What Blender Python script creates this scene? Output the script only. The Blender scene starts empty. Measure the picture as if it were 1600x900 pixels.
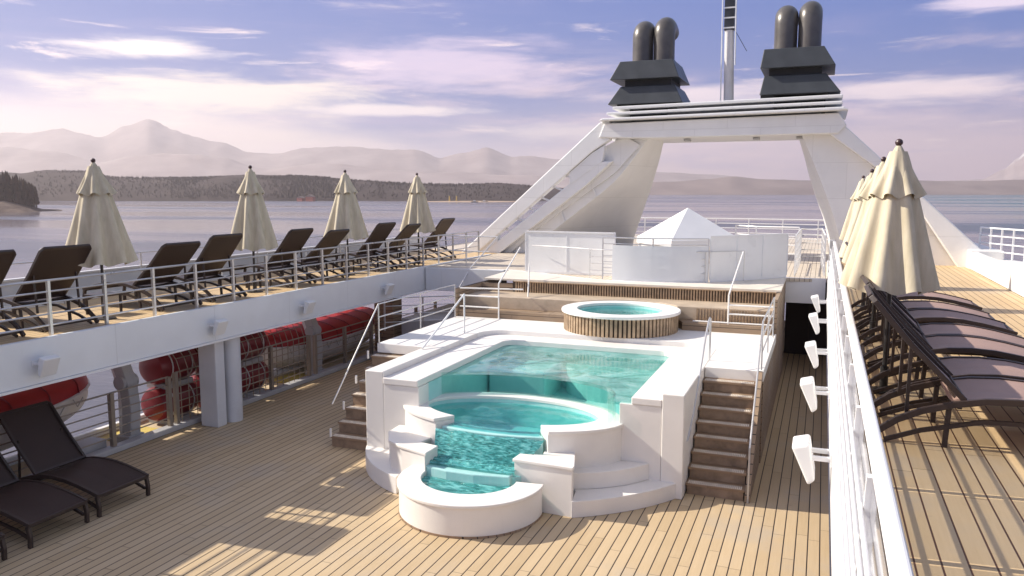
import bpy, bmesh, math, random
from mathutils import Vector, Matrix, noise
random.seed(7)
PI = math.pi; R_ = math.radians
S = bpy.context.scene
COL = S.collection

# ------------------------------------------------------------------ camera
FPX = 1240.0
PITCH = math.atan(151/1240)
YAW = math.atan((1288-800)/FPX*math.cos(PITCH))
CZ = 5.25
cam = bpy.data.objects.new('camera', bpy.data.cameras.new('camera')); COL.objects.link(cam)
cam.location = (0, 0, CZ)
cam.rotation_euler = (PI/2-PITCH, 0, YAW)
cam.data.sensor_width = 36; cam.data.lens = FPX/1600*36
cam.data.clip_start = .05; cam.data.clip_end = 40000
S.camera = cam
S.view_settings.view_transform = 'Standard'; S.view_settings.look = 'None'
S.view_settings.exposure = 0.78; S.view_settings.gamma = 1
S.view_settings.use_curve_mapping = False

# ------------------------------------------------------------------ node helper
def N(nt, t, **kw):
    n = nt.nodes.new(t)
    for k, v in kw.items():
        if k == 'inp':
            for a, b in v.items(): n.inputs[a].default_value = b
        else: setattr(n, k, v)
    return n
def M_(nt, op, a, b=None, c=None, clamp=False):
    n = nt.nodes.new('ShaderNodeMath'); n.operation = op; n.use_clamp = clamp
    for i, v in enumerate((a, b, c)):
        if v is None: continue
        if isinstance(v, (int, float)): n.inputs[i].default_value = v
        else: nt.links.new(v, n.inputs[i])
    return n.outputs[0]
def MIX(nt, f, a, b, mode='MIX'):
    n = nt.nodes.new('ShaderNodeMix'); n.data_type = 'RGBA'; n.blend_type = mode
    for s, v in ((n.inputs[0], f), (n.inputs[6], a), (n.inputs[7], b)):
        if isinstance(v, (int, float)): s.default_value = v
        elif isinstance(v, (tuple, list)): s.default_value = (*v[:3], 1)
        else: nt.links.new(v, s)
    return n.outputs[2]
def RAMP(nt, f, stops, interp='LINEAR'):
    n = nt.nodes.new('ShaderNodeValToRGB'); cr = n.color_ramp; cr.interpolation = interp
    while len(cr.elements) < len(stops): cr.elements.new(.5)
    for e, (p, c) in zip(cr.elements, stops):
        e.position = p; e.color = (*c, 1) if len(c) == 3 else c
    nt.links.new(f, n.inputs[0]); return n.outputs[0]
def SM(nt, v, a, b, lo=0., hi=1.):
    n = nt.nodes.new('ShaderNodeMapRange'); n.interpolation_type = 'SMOOTHSTEP'
    nt.links.new(v, n.inputs[0])
    for i, q in enumerate((a, b, lo, hi)): n.inputs[i+1].default_value = q
    return n.outputs[0]
def NOISE(nt, vec, scale, detail=4, rough=.5, dist=0):
    n = N(nt, 'ShaderNodeTexNoise'); n.inputs['Scale'].default_value = scale
    n.inputs['Detail'].default_value = detail; n.inputs['Roughness'].default_value = rough
    n.inputs['Distortion'].default_value = dist
    nt.links.new(vec, n.inputs['Vector']); return n.outputs[0]
def XYZ(nt, x, y, z=0.):
    n = nt.nodes.new('ShaderNodeCombineXYZ')
    for i, v in enumerate((x, y, z)):
        if isinstance(v, (int, float)): n.inputs[i].default_value = v
        else: nt.links.new(v, n.inputs[i])
    return n.outputs[0]

# ------------------------------------------------------------------ sun and sky
SUN_V = Vector((-1.42, -.16, 1.0)).normalized()      # towards the sun
SUN_EL = math.asin(SUN_V.z); SUN_AZ = math.atan2(SUN_V.x, SUN_V.y)
sl = bpy.data.lights.new('sun', 'SUN'); sl.energy = 4.4; sl.angle = R_(.5); sl.color = (1, .92, .80)
so = bpy.data.objects.new('sun', sl); COL.objects.link(so)
so.rotation_euler = SUN_V.to_track_quat('Z', 'Y').to_euler()
W = bpy.data.worlds.new('World'); S.world = W; W.use_nodes = True
nt = W.node_tree; nt.nodes.clear()
wout = N(nt, 'ShaderNodeOutputWorld'); bg = N(nt, 'ShaderNodeBackground'); bg.inputs[1].default_value = .105
nt.links.new(bg.outputs[0], wout.inputs[0])
sky = N(nt, 'ShaderNodeTexSky', sky_type='NISHITA', sun_disc=False, sun_elevation=SUN_EL, sun_rotation=SUN_AZ, air_density=1.0, dust_density=.6, ozone_density=2.5)
tc = N(nt, 'ShaderNodeTexCoord'); sep = N(nt, 'ShaderNodeSeparateXYZ'); nt.links.new(tc.outputs['Generated'], sep.inputs[0])
X, Y, Z = sep.outputs
az = M_(nt, 'MULTIPLY', M_(nt, 'ARCTAN2', X, Y), 57.2958)      # degrees, 0 = dead ahead along the ship
el = M_(nt, 'MULTIPLY', M_(nt, 'ARCSINE', Z), 57.2958)
def cvec(sx, sy, o=0.):
    return XYZ(nt, M_(nt, 'MULTIPLY_ADD', az, sx, o), M_(nt, 'MULTIPLY', el, sy), o)
base = MIX(nt, .93, sky.outputs[0], (.10, .95, 4.0))
# thin high veil: thicker to the left and low
veil = M_(nt, 'ADD', SM(nt, el, 11, 0.5), M_(nt, 'MULTIPLY', SM(nt, az, -22, -54), .32))
vn = NOISE(nt, cvec(.05, .2, 3.1), 1.0, 5, .55)
veil = M_(nt, 'ADD', veil, M_(nt, 'MULTIPLY', M_(nt, 'SUBTRACT', vn, .5), 1.5))
veil = SM(nt, veil, .42, 1.08, 0, .96)
warm = RAMP(nt, M_(nt, 'MULTIPLY', M_(nt, 'ADD', az, 60), 1/75.), [(0, (9.6, 8.4, 7.5)), (.35, (9.4, 7.9, 6.8)), (.6, (7.6, 6.0, 6.0)), (1, (6.4, 4.8, 5.5))])
cool = (3.3, 3.2, 5.8)
vcol = MIX(nt, SM(nt, el, 9, 2.5), cool, warm)
c = MIX(nt, veil, base, vcol)
# purple-grey cloud bands
b1 = NOISE(nt, cvec(.06, .42, 8.3), 1.0, 6, .6, .3)
m1 = M_(nt, 'MULTIPLY', SM(nt, b1, .5, .66), SM(nt, el, 12.5, 5, .2, .9))
c = MIX(nt, M_(nt, 'MULTIPLY', m1, .6), c, (2.9, 2.7, 5.0))
# broad pink-white cloud sheets
b2 = NOISE(nt, cvec(.045, .3, 21.7), 1.0, 7, .62, .4)
m2 = M_(nt, 'MULTIPLY', SM(nt, b2, .5, .7), SM(nt, el, 11, 8, .06, 1))
c = MIX(nt, M_(nt, 'MULTIPLY', m2, .75), c, (7.9, 6.1, 6.5))
# bright torn streaks
b3 = NOISE(nt, cvec(.11, .95, 14.2), 1.0, 8, .62, .5)
m3 = M_(nt, 'MULTIPLY', SM(nt, b3, .57, .74), M_(nt, 'MULTIPLY', SM(nt, el, 1.5, 4), SM(nt, el, 14, 9, .25, 1)))
c = MIX(nt, M_(nt, 'MULTIPLY', m3, .9), c, (10.2, 8.4, 7.9))
# the large pale cloud low on the left
def blob(ca, ce, ra, re):
    dx = M_(nt, 'MULTIPLY', M_(nt, 'SUBTRACT', az, ca), 1/ra); dy = M_(nt, 'MULTIPLY', M_(nt, 'SUBTRACT', el, ce), 1/re)
    d = M_(nt, 'SQRT', M_(nt, 'ADD', M_(nt, 'MULTIPLY', dx, dx), M_(nt, 'MULTIPLY', dy, dy)))
    q = NOISE(nt, cvec(.14, .8, ca), 1.0, 7, .6, .3)
    return SM(nt, M_(nt, 'ADD', d, M_(nt, 'MULTIPLY', M_(nt, 'SUBTRACT', q, .5), 2.2)), 1.15, .25)
for (ca, ce, ra, re, col, k) in ((-41, 6.2, 12, 1.9, (9.6, 8.4, 7.2), .9), (-45.5, 9.0, 5, .75, (10, 8.9, 8.3), .95),
                                 (-26, 8.6, 10, 1.9, (7.6, 6.2, 7.6), .7), (-30, 5.6, 7, .45, (9.8, 8.6, 8.2), .8), (-8, 6.6, 7, .9, (9.6, 8.2, 8.4), .75),
                                 (5, 6.2, 8, .9, (9.8, 8.2, 8.2), .8), (9, 11.2, 4.5, .6, (9, 7.6, 8.6), .75), (-17, 4.2, 7, .7, (9.4, 8.2, 7.9), .6)):
    c = MIX(nt, M_(nt, 'MULTIPLY', blob(ca, ce, ra, re), k), c, col)
c = MIX(nt, SM(nt, el, 14.5, 21), c, MIX(nt, .2, sky.outputs[0], MIX(nt, SM(nt, az, -10, -45), (5.6, 5.2, 5.6), (8.2, 6.6, 7.0))))   # unseen cloud added overhead, tinted to warm the ambient light and sea reflection
c = MIX(nt, 1.0, c, MIX(nt, SM(nt, el, 14, 20), (.85, .83, .82), (1, 1, 1)), 'MULTIPLY')
nt.links.new(c, bg.inputs[0])

# ------------------------------------------------------------------ materials
MATS = {}
def newmat(name):
    m = bpy.data.materials.new(name); m.use_nodes = True; MATS[name] = m
    nt = m.node_tree; b = nt.nodes['Principled BSDF']; return m, nt, b
def paint(name, col, rough=.4, var=.06, metal=0, spec=.5, scale=1.5, bump=0, dirt=0., dirtcol=(.35, .3, .25), bscale=40):
    m, nt, b = newmat(name)
    tc = N(nt, 'ShaderNodeTexCoord'); v = tc.outputs['Object']
    n = NOISE(nt, v, scale, 5, .6)
    dark = tuple(x*(1-var*1.6) for x in col); lite = tuple(min(1, x*(1+var*.6)) for x in col)
    c = RAMP(nt, n, [(.3, dark), (.65, lite)])
    if dirt:
        mp = N(nt, 'ShaderNodeMapping'); mp.inputs['Scale'].default_value = (3, 3, .35); nt.links.new(v, mp.inputs[0])
        d = SM(nt, NOISE(nt, mp.outputs[0], 2.2, 8, .7), .56, .78, 0, dirt)
        c = MIX(nt, d, c, dirtcol)
    nt.links.new(c, b.inputs['Base Color'])
    nt.links.new(M_(nt, 'MULTIPLY_ADD', n, .2, rough-.1), b.inputs['Roughness'])
    b.inputs['Metallic'].default_value = metal; b.inputs['Specular IOR Level'].default_value = spec
    if bump:
        bp = N(nt, 'ShaderNodeBump'); bp.inputs['Strength'].default_value = bump; bp.inputs['Distance'].default_value = .01
        nt.links.new(NOISE(nt, v, bscale, 3), bp.inputs['Height']); nt.links.new(bp.outputs[0], b.inputs['Normal'])
    return m
def teak(name, axis, w, a=(.46, .34, .20), bcol=(.61, .475, .305), seam=(.035, .025, .02), seamw=.05, length=2.6):
    m, nt, b = newmat(name)
    g = N(nt, 'ShaderNodeNewGeometry'); sp = N(nt, 'ShaderNodeSeparateXYZ'); nt.links.new(g.outputs['Position'], sp.inputs[0])
    across = sp.outputs[axis]; along = sp.outputs[1-axis] if axis < 2 else sp.outputs[0]
    q = M_(nt, 'MULTIPLY', across, 1/w); idx = M_(nt, 'FLOOR', q); fr = M_(nt, 'SUBTRACT', q, idx)
    wn = N(nt, 'ShaderNodeTexWhiteNoise', noise_dimensions='1D'); nt.links.new(idx, wn.inputs['W'])
    ql = M_(nt, 'ADD', M_(nt, 'MULTIPLY', along, 1/length), M_(nt, 'MULTIPLY', wn.outputs[0], 7.3))
    il = M_(nt, 'FLOOR', ql); fl = M_(nt, 'SUBTRACT', ql, il)
    wn2 = N(nt, 'ShaderNodeTexWhiteNoise', noise_dimensions='2D'); nt.links.new(XYZ(nt, idx, il), wn2.inputs['Vector'])
    e = M_(nt, 'MINIMUM', fr, M_(nt, 'SUBTRACT', 1, fr)); sm = SM(nt, e, seamw*.75, seamw*1.2, 1, 0)
    e2 = M_(nt, 'MINIMUM', fl, M_(nt, 'SUBTRACT', 1, fl)); sm2 = SM(nt, e2, .0012, .002, .75, 0)
    s = M_(nt, 'MAXIMUM', sm, sm2)
    gv = XYZ(nt, M_(nt, 'MULTIPLY', across, 22), M_(nt, 'MULTIPLY', along, 1.1), wn2.outputs[0])
    gr = NOISE(nt, gv, 1.6, 6, .62, .4)
    big = NOISE(nt, g.outputs['Position'], .55, 4, .6)
    t = M_(nt, 'ADD', M_(nt, 'MULTIPLY_ADD', wn2.outputs[0], .28, .08), M_(nt, 'ADD', M_(nt, 'MULTIPLY', gr, .55), M_(nt, 'MULTIPLY_ADD', big, .5, -.3)))
    c = RAMP(nt, t, [(.2, a), (.9, bcol)])
    grey = SM(nt, big, .5, .72, 0, .5); c = MIX(nt, grey, c, (.40, .35, .29))
    stain = SM(nt, NOISE(nt, g.outputs['Position'], 2.3, 6, .7), .62, .75, 0, .3); c = MIX(nt, stain, c, (.25, .19, .13))
    c = MIX(nt, s, c, seam)
    nt.links.new(c, b.inputs['Base Color'])
    nt.links.new(M_(nt, 'MULTIPLY_ADD', gr, .3, .42), b.inputs['Roughness'])
    b.inputs['Specular IOR Level'].default_value = .3
    bp = N(nt, 'ShaderNodeBump'); bp.inputs['Strength'].default_value = .5; bp.inputs['Distance'].default_value = .006
    nt.links.new(M_(nt, 'SUBTRACT', M_(nt, 'MULTIPLY', gr, .25), s), bp.inputs['Height']); nt.links.new(bp.outputs[0], b.inputs['Normal'])
    return m
teak('teak_lower', 0, .17)
teak('teak_upper', 0, .17, a=(.54, .38, .20), bcol=(.70, .53, .32), seam=(.10, .045, .025), seamw=.042)
teak('teak_cross', 0, .14, a=(.56, .48, .38), bcol=(.68, .60, .50), seam=(.16, .13, .10))
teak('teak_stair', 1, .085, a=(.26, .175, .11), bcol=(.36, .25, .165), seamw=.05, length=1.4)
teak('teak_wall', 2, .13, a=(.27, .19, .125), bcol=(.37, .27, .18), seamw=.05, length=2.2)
paint('cap_cream', (.74, .68, .58), .5, .08)
paint('bench_wood', (.52, .42, .31), .5, .12, scale=3)
paint('stair_wood', (.30, .21, .14), .5, .25, scale=4)
paint('strip', (.74, .66, .56), .7, .2, scale=8)
paint('slat_wood', (.42, .30, .19), .5, .25, scale=5)
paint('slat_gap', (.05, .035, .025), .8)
paint('white', (.80, .80, .80), .32, .03, dirt=.10, dirtcol=(.55, .5, .45))
paint('white_plain', (.80, .80, .79), .3, .03)
paint('pool_white', (.80, .765, .715), .45, .035, dirt=.10, dirtcol=(.5, .44, .36), bump=.05, bscale=90)
paint('cream_white', (.82, .80, .76), .5, .05, scale=.8)
paint('column_grey', (.62, .63, .65), .4, .05, dirt=.15)
paint('grey_paint', (.42, .42, .43), .45, .06, dirt=.2)
paint('steel', (.62, .61, .6), .3, .05, metal=.6)
paint('bronze', (.32, .27, .22), .4, .05, metal=.4)
paint('funnel_grey', (.045, .05, .055), .4, .12, scale=2)
paint('funnel_black', (.012, .012, .013), .6)
paint('pipe_grey', (.12, .11, .10), .33, .15, metal=.3, scale=2, dirt=.4, dirtcol=(.05, .04, .035))
paint('red_cover', (.36, .018, .02), .5, .15, bump=.3, bscale=12)
paint('red_shell', (.20, .014, .022), .35, .1)
paint('hull_white', (.62, .60, .6), .4, .06, dirt=.25)
paint('boat_ledge', (.62, .50, .33), .6, .2, scale=1)
paint('yellow_ledge', (.62, .48, .12), .6, .1)
paint('wicker', (.045, .027, .022), .5, .12, spec=.3, bump=.4, bscale=260)
paint('lounger_frame', (.045, .030, .025), .42, .1, spec=.4)
paint('brown_sling', (.36, .24, .20), .6, .1, bump=.3, bscale=260)
paint('pole_dark', (.03, .025, .022), .4)
paint('passage_shade', (.035, .025, .02), .8)
paint('finial', (.06, .03, .03), .4)
def canvas():
    m, nt, b = newmat('canvas')
    tc = N(nt, 'ShaderNodeTexCoord'); v = tc.outputs['Object']
    mp = N(nt, 'ShaderNodeMapping'); mp.inputs['Scale'].default_value = (5, 5, .8); nt.links.new(v, mp.inputs[0])
    n = NOISE(nt, mp.outputs[0], 1.8, 6, .6)
    c = RAMP(nt, n, [(.3, (.50, .44, .31)), (.65, (.64, .57, .43))])
    nt.links.new(c, b.inputs['Base Color']); b.inputs['Roughness'].default_value = .85; b.inputs['Specular IOR Level'].default_value = .15
    bp = N(nt, 'ShaderNodeBump'); bp.inputs['Strength'].default_value = .25; bp.inputs['Distance'].default_value = .012
    nt.links.new(NOISE(nt, mp.outputs[0], 3, 5), bp.inputs['Height']); nt.links.new(bp.outputs[0], b.inputs['Normal'])
canvas()
def clearish(name, tint, rough=.02, bumps=0, bscale=(3, 3, 3), body=0., bodycol=(.2, .6, .6), ior=1.33, det=3):
    """thin water or glass surface: see-through by what it lets pass, mirror-like by Fresnel, a little body colour"""
    m = bpy.data.materials.new(name); m.use_nodes = True; MATS[name] = m
    nt = m.node_tree; nt.nodes.clear(); o = N(nt, 'ShaderNodeOutputMaterial')
    tr = N(nt, 'ShaderNodeBsdfTransparent'); tr.inputs[0].default_value = (*tint, 1)
    gl = N(nt, 'ShaderNodeBsdfGlossy'); gl.inputs['Roughness'].default_value = rough
    df = N(nt, 'ShaderNodeBsdfDiffuse'); df.inputs[0].default_value = (*bodycol, 1)
    lw = N(nt, 'ShaderNodeLayerWeight'); lw.inputs[0].default_value = .5; f0 = ((ior-1)/(ior+1))**2
    frs = M_(nt, 'MULTIPLY_ADD', M_(nt, 'POWER', lw.outputs['Facing'], 4.2), .85*(1-f0), f0)
    m1 = N(nt, 'ShaderNodeMixShader'); m2 = N(nt, 'ShaderNodeMixShader'); m1.inputs[0].default_value = body
    nt.links.new(tr.outputs[0], m1.inputs[1]); nt.links.new(df.outputs[0], m1.inputs[2])
    nt.links.new(frs, m2.inputs[0]); nt.links.new(m1.outputs[0], m2.inputs[1]); nt.links.new(gl.outputs[0], m2.inputs[2])
    nt.links.new(m2.outputs[0], o.inputs[0])
    if bumps:
        g = N(nt, 'ShaderNodeNewGeometry'); mp = N(nt, 'ShaderNodeMapping'); mp.inputs['Scale'].default_value = bscale
        nt.links.new(g.outputs['Position'], mp.inputs[0])
        h = NOISE(nt, mp.outputs[0], 1, det, .55, .6)
        bp = N(nt, 'ShaderNodeBump'); bp.inputs['Strength'].default_value = 1; bp.inputs['Distance'].default_value = bumps
        nt.links.new(h, bp.inputs['Height'])
        for s in (gl, lw, df): nt.links.new(bp.outputs[0], s.inputs['Normal'])
        if body:
            cr = RAMP(nt, h, [(.36, tuple(x*.45 for x in bodycol)), (.5, bodycol), (.62, tuple(min(1, x*1.5+.15) for x in bodycol))])  # ripple shading put into the colour: troughs darker, crests paler
            nt.links.new(cr, df.inputs[0])
    return m
clearish('pool_water', (.62, .91, .87), .03, .02, (2.2, 2.2, 2), .24, (.42, .78, .74))
clearish('basin_water', (.42, .84, .82), .03, .012, (4, 4, 3), .12, (.2, .62, .64))
clearish('cascade_water', (.40, .80, .78), .06, .05, (8, 24, 34), .62, (.10, .46, .46), det=5)
clearish('ripple_water', (.42, .82, .80), .05, .05, (4.5, 15, 6), .5, (.12, .48, .47), det=4)
clearish('glass', (.86, .95, .93), .01, ior=1.5)
clearish('rail_glass', (.88, .9, .92), .05, ior=1.5, body=.5, bodycol=(.55, .56, .60))
clearish('frost', (.9, .93, .95), .1, ior=1.5, body=.75, bodycol=(.80, .81, .83))
clearish('wind_glass', (.80, .84, .86), .02, ior=1.5, body=.72, bodycol=(.58, .60, .64))
# frosted railing panel
m, nt, b = newmat('railing_panel'); tcn = N(nt, 'ShaderNodeTexCoord'); mp = N(nt, 'ShaderNodeMapping'); mp.inputs['Scale'].default_value = (1, 7, 1.2)
nt.links.new(tcn.outputs['Object'], mp.inputs[0]); nn = NOISE(nt, mp.outputs[0], 1.2, 5, .6, 1.2)
nt.links.new(RAMP(nt, nn, [(.38, (.45, .46, .50)), (.5, (.66, .67, .70)), (.62, (.78, .78, .80))]), b.inputs['Base Color']); b.inputs['Roughness'].default_value = .12
def plated(name, col, w, h, rough=.35, streak=.12):
    m, nt, b = newmat(name); g = N(nt, 'ShaderNodeNewGeometry'); P = g.outputs['Position']; sp = N(nt, 'ShaderNodeSeparateXYZ'); nt.links.new(P, sp.inputs[0])
    a = M_(nt, 'ADD', sp.outputs[0], sp.outputs[1])
    br = N(nt, 'ShaderNodeTexBrick'); br.inputs['Scale'].default_value = 1; br.inputs['Brick Width'].default_value = w; br.inputs['Row Height'].default_value = h
    br.inputs['Mortar Size'].default_value = .012; br.inputs['Mortar Smooth'].default_value = .6; br.offset = .5
    nt.links.new(XYZ(nt, a, sp.outputs[2]), br.inputs['Vector'])
    wob = NOISE(nt, P, .9, 3, .5); st = NOISE(nt, XYZ(nt, M_(nt, 'MULTIPLY', a, 5), M_(nt, 'MULTIPLY', sp.outputs[2], .5)), 1.6, 7, .7)
    c = RAMP(nt, NOISE(nt, P, 1.3, 5, .6), [(.3, tuple(x*.93 for x in col)), (.65, col)])
    c = MIX(nt, SM(nt, st, .6, .8, 0, streak), c, (.42, .33, .25)); c = MIX(nt, M_(nt, 'MULTIPLY', br.outputs['Fac'], .22), c, (.35, .34, .33))
    nt.links.new(c, b.inputs['Base Color']); b.inputs['Roughness'].default_value = rough
    bp = N(nt, 'ShaderNodeBump'); bp.inputs['Strength'].default_value = .35; bp.inputs['Distance'].default_value = .02
    nt.links.new(M_(nt, 'SUBTRACT', M_(nt, 'MULTIPLY', wob, 1.2), M_(nt, 'MULTIPLY', br.outputs['Fac'], .6)), bp.inputs['Height']); nt.links.new(bp.outputs[0], b.inputs['Normal'])
plated('arch_white', (.83, .83, .82), 2.3, 1.25)
plated('fascia_white', (.78, .80, .81), 2.6, 3.0, .3, .16)
m, nt, b = newmat('tile_pool'); g = N(nt, 'ShaderNodeNewGeometry'); P = g.outputs['Position']; sp = N(nt, 'ShaderNodeSeparateXYZ'); nt.links.new(P, sp.inputs[0])
def grout(v, w):
    q = M_(nt, 'FRACT', M_(nt, 'MULTIPLY', v, 1/w)); return SM(nt, M_(nt, 'ABSOLUTE', M_(nt, 'SUBTRACT', q, .5)), .44, .49)
gg = M_(nt, 'MAXIMUM', grout(sp.outputs[0], .1), M_(nt, 'MAXIMUM', grout(sp.outputs[1], .1), grout(M_(nt, 'ADD', sp.outputs[2], .013), .1)))
c = RAMP(nt, NOISE(nt, P, 3, 5, .6), [(.3, (.33, .62, .60)), (.65, (.43, .72, .69))]); c = MIX(nt, M_(nt, 'MULTIPLY', gg, .3), c, (.6, .76, .73))
nt.links.new(c, b.inputs['Base Color']); b.inputs['Roughness'].default_value = .3
# sea
m, nt, b = newmat('sea'); g = N(nt, 'ShaderNodeNewGeometry'); P = g.outputs['Position']
mp = N(nt, 'ShaderNodeMapping'); mp.inputs['Scale'].default_value = (.16, .30, 1); mp.inputs['Rotation'].default_value = (0, 0, R_(25)); nt.links.new(P, mp.inputs[0])
mp2 = N(nt, 'ShaderNodeMapping'); mp2.inputs['Scale'].default_value = (.0016, .007, 1); mp2.inputs['Rotation'].default_value = (0, 0, R_(-22)); nt.links.new(P, mp2.inputs[0])
w1 = NOISE(nt, mp.outputs[0], 1, 7, .62, .3); patch = NOISE(nt, mp2.outputs[0], 1, 5, .55, .3)
bp = N(nt, 'ShaderNodeBump'); bp.inputs['Distance'].default_value = .35
nt.links.new(M_(nt, 'MULTIPLY_ADD', patch, .8, -.05, clamp=True), bp.inputs['Strength'])
nt.links.new(w1, bp.inputs['Height']); nt.links.new(bp.outputs[0], b.inputs['Normal'])
sps = N(nt, 'ShaderNodeSeparateXYZ'); nt.links.new(P, sps.inputs[0])
sky_sheen = RAMP(nt, patch, [(.4, (.15, .125, .13)), (.6, (.085, .08, .09))])
nt.links.new(MIX(nt, SM(nt, sps.outputs[0], 0, 260), sky_sheen, (.02, .10, .11)), b.inputs['Base Color'])   # pale pink sky reflection painted into the water colour, giving way to teal
nt.links.new(SM(nt, patch, .42, .6, .12, .3), b.inputs['Roughness'])
b.inputs['IOR'].default_value = 1.33
def land(name, c1, c2, scale, snow=None):
    m, nt, b = newmat(name); g = N(nt, 'ShaderNodeNewGeometry'); P = g.outputs['Position']
    n = NOISE(nt, P, scale, 8, .65); c = RAMP(nt, n, [(.35, c1), (.65, c2)])
    if snow:
        sp = N(nt, 'ShaderNodeSeparateXYZ'); nt.links.new(P, sp.inputs[0])
        s = M_(nt, 'MULTIPLY', SM(nt, sp.outputs[2], snow, snow*2.2), SM(nt, NOISE(nt, P, scale*2, 6, .7), .5, .58))
        c = MIX(nt, s, c, (.7, .7, .72))
    nt.links.new(c, b.inputs['Base Color']); b.inputs['Roughness'].default_value = .95; b.inputs['Specular IOR Level'].default_value = .1
land('mountain_rock_hazed', (.27, .21, .20), (.40, .33, .31), .003)  # paler than bare rock: distance haze is mixed into this colour
land('mountain_snow_hazed', (.30, .24, .24), (.42, .35, .34), .003, 160)  # rock tone lightened for distance haze, snow patches higher up
land('wooded_hill', (.035, .025, .023), (.065, .048, .042), .02)
land('bare_hill', (.17, .13, .12), (.27, .21, .19), .004)
land('sand', (.35, .25, .18), (.45, .34, .25), .05)
land('rock_shore', (.06, .04, .035), (.16, .12, .10), .1)
land('conifer', (.030, .013, .009), (.075, .035, .024), .15)
land('conifer_green', (.033, .024, .021), (.062, .046, .04), .02)
G = MATS

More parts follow.
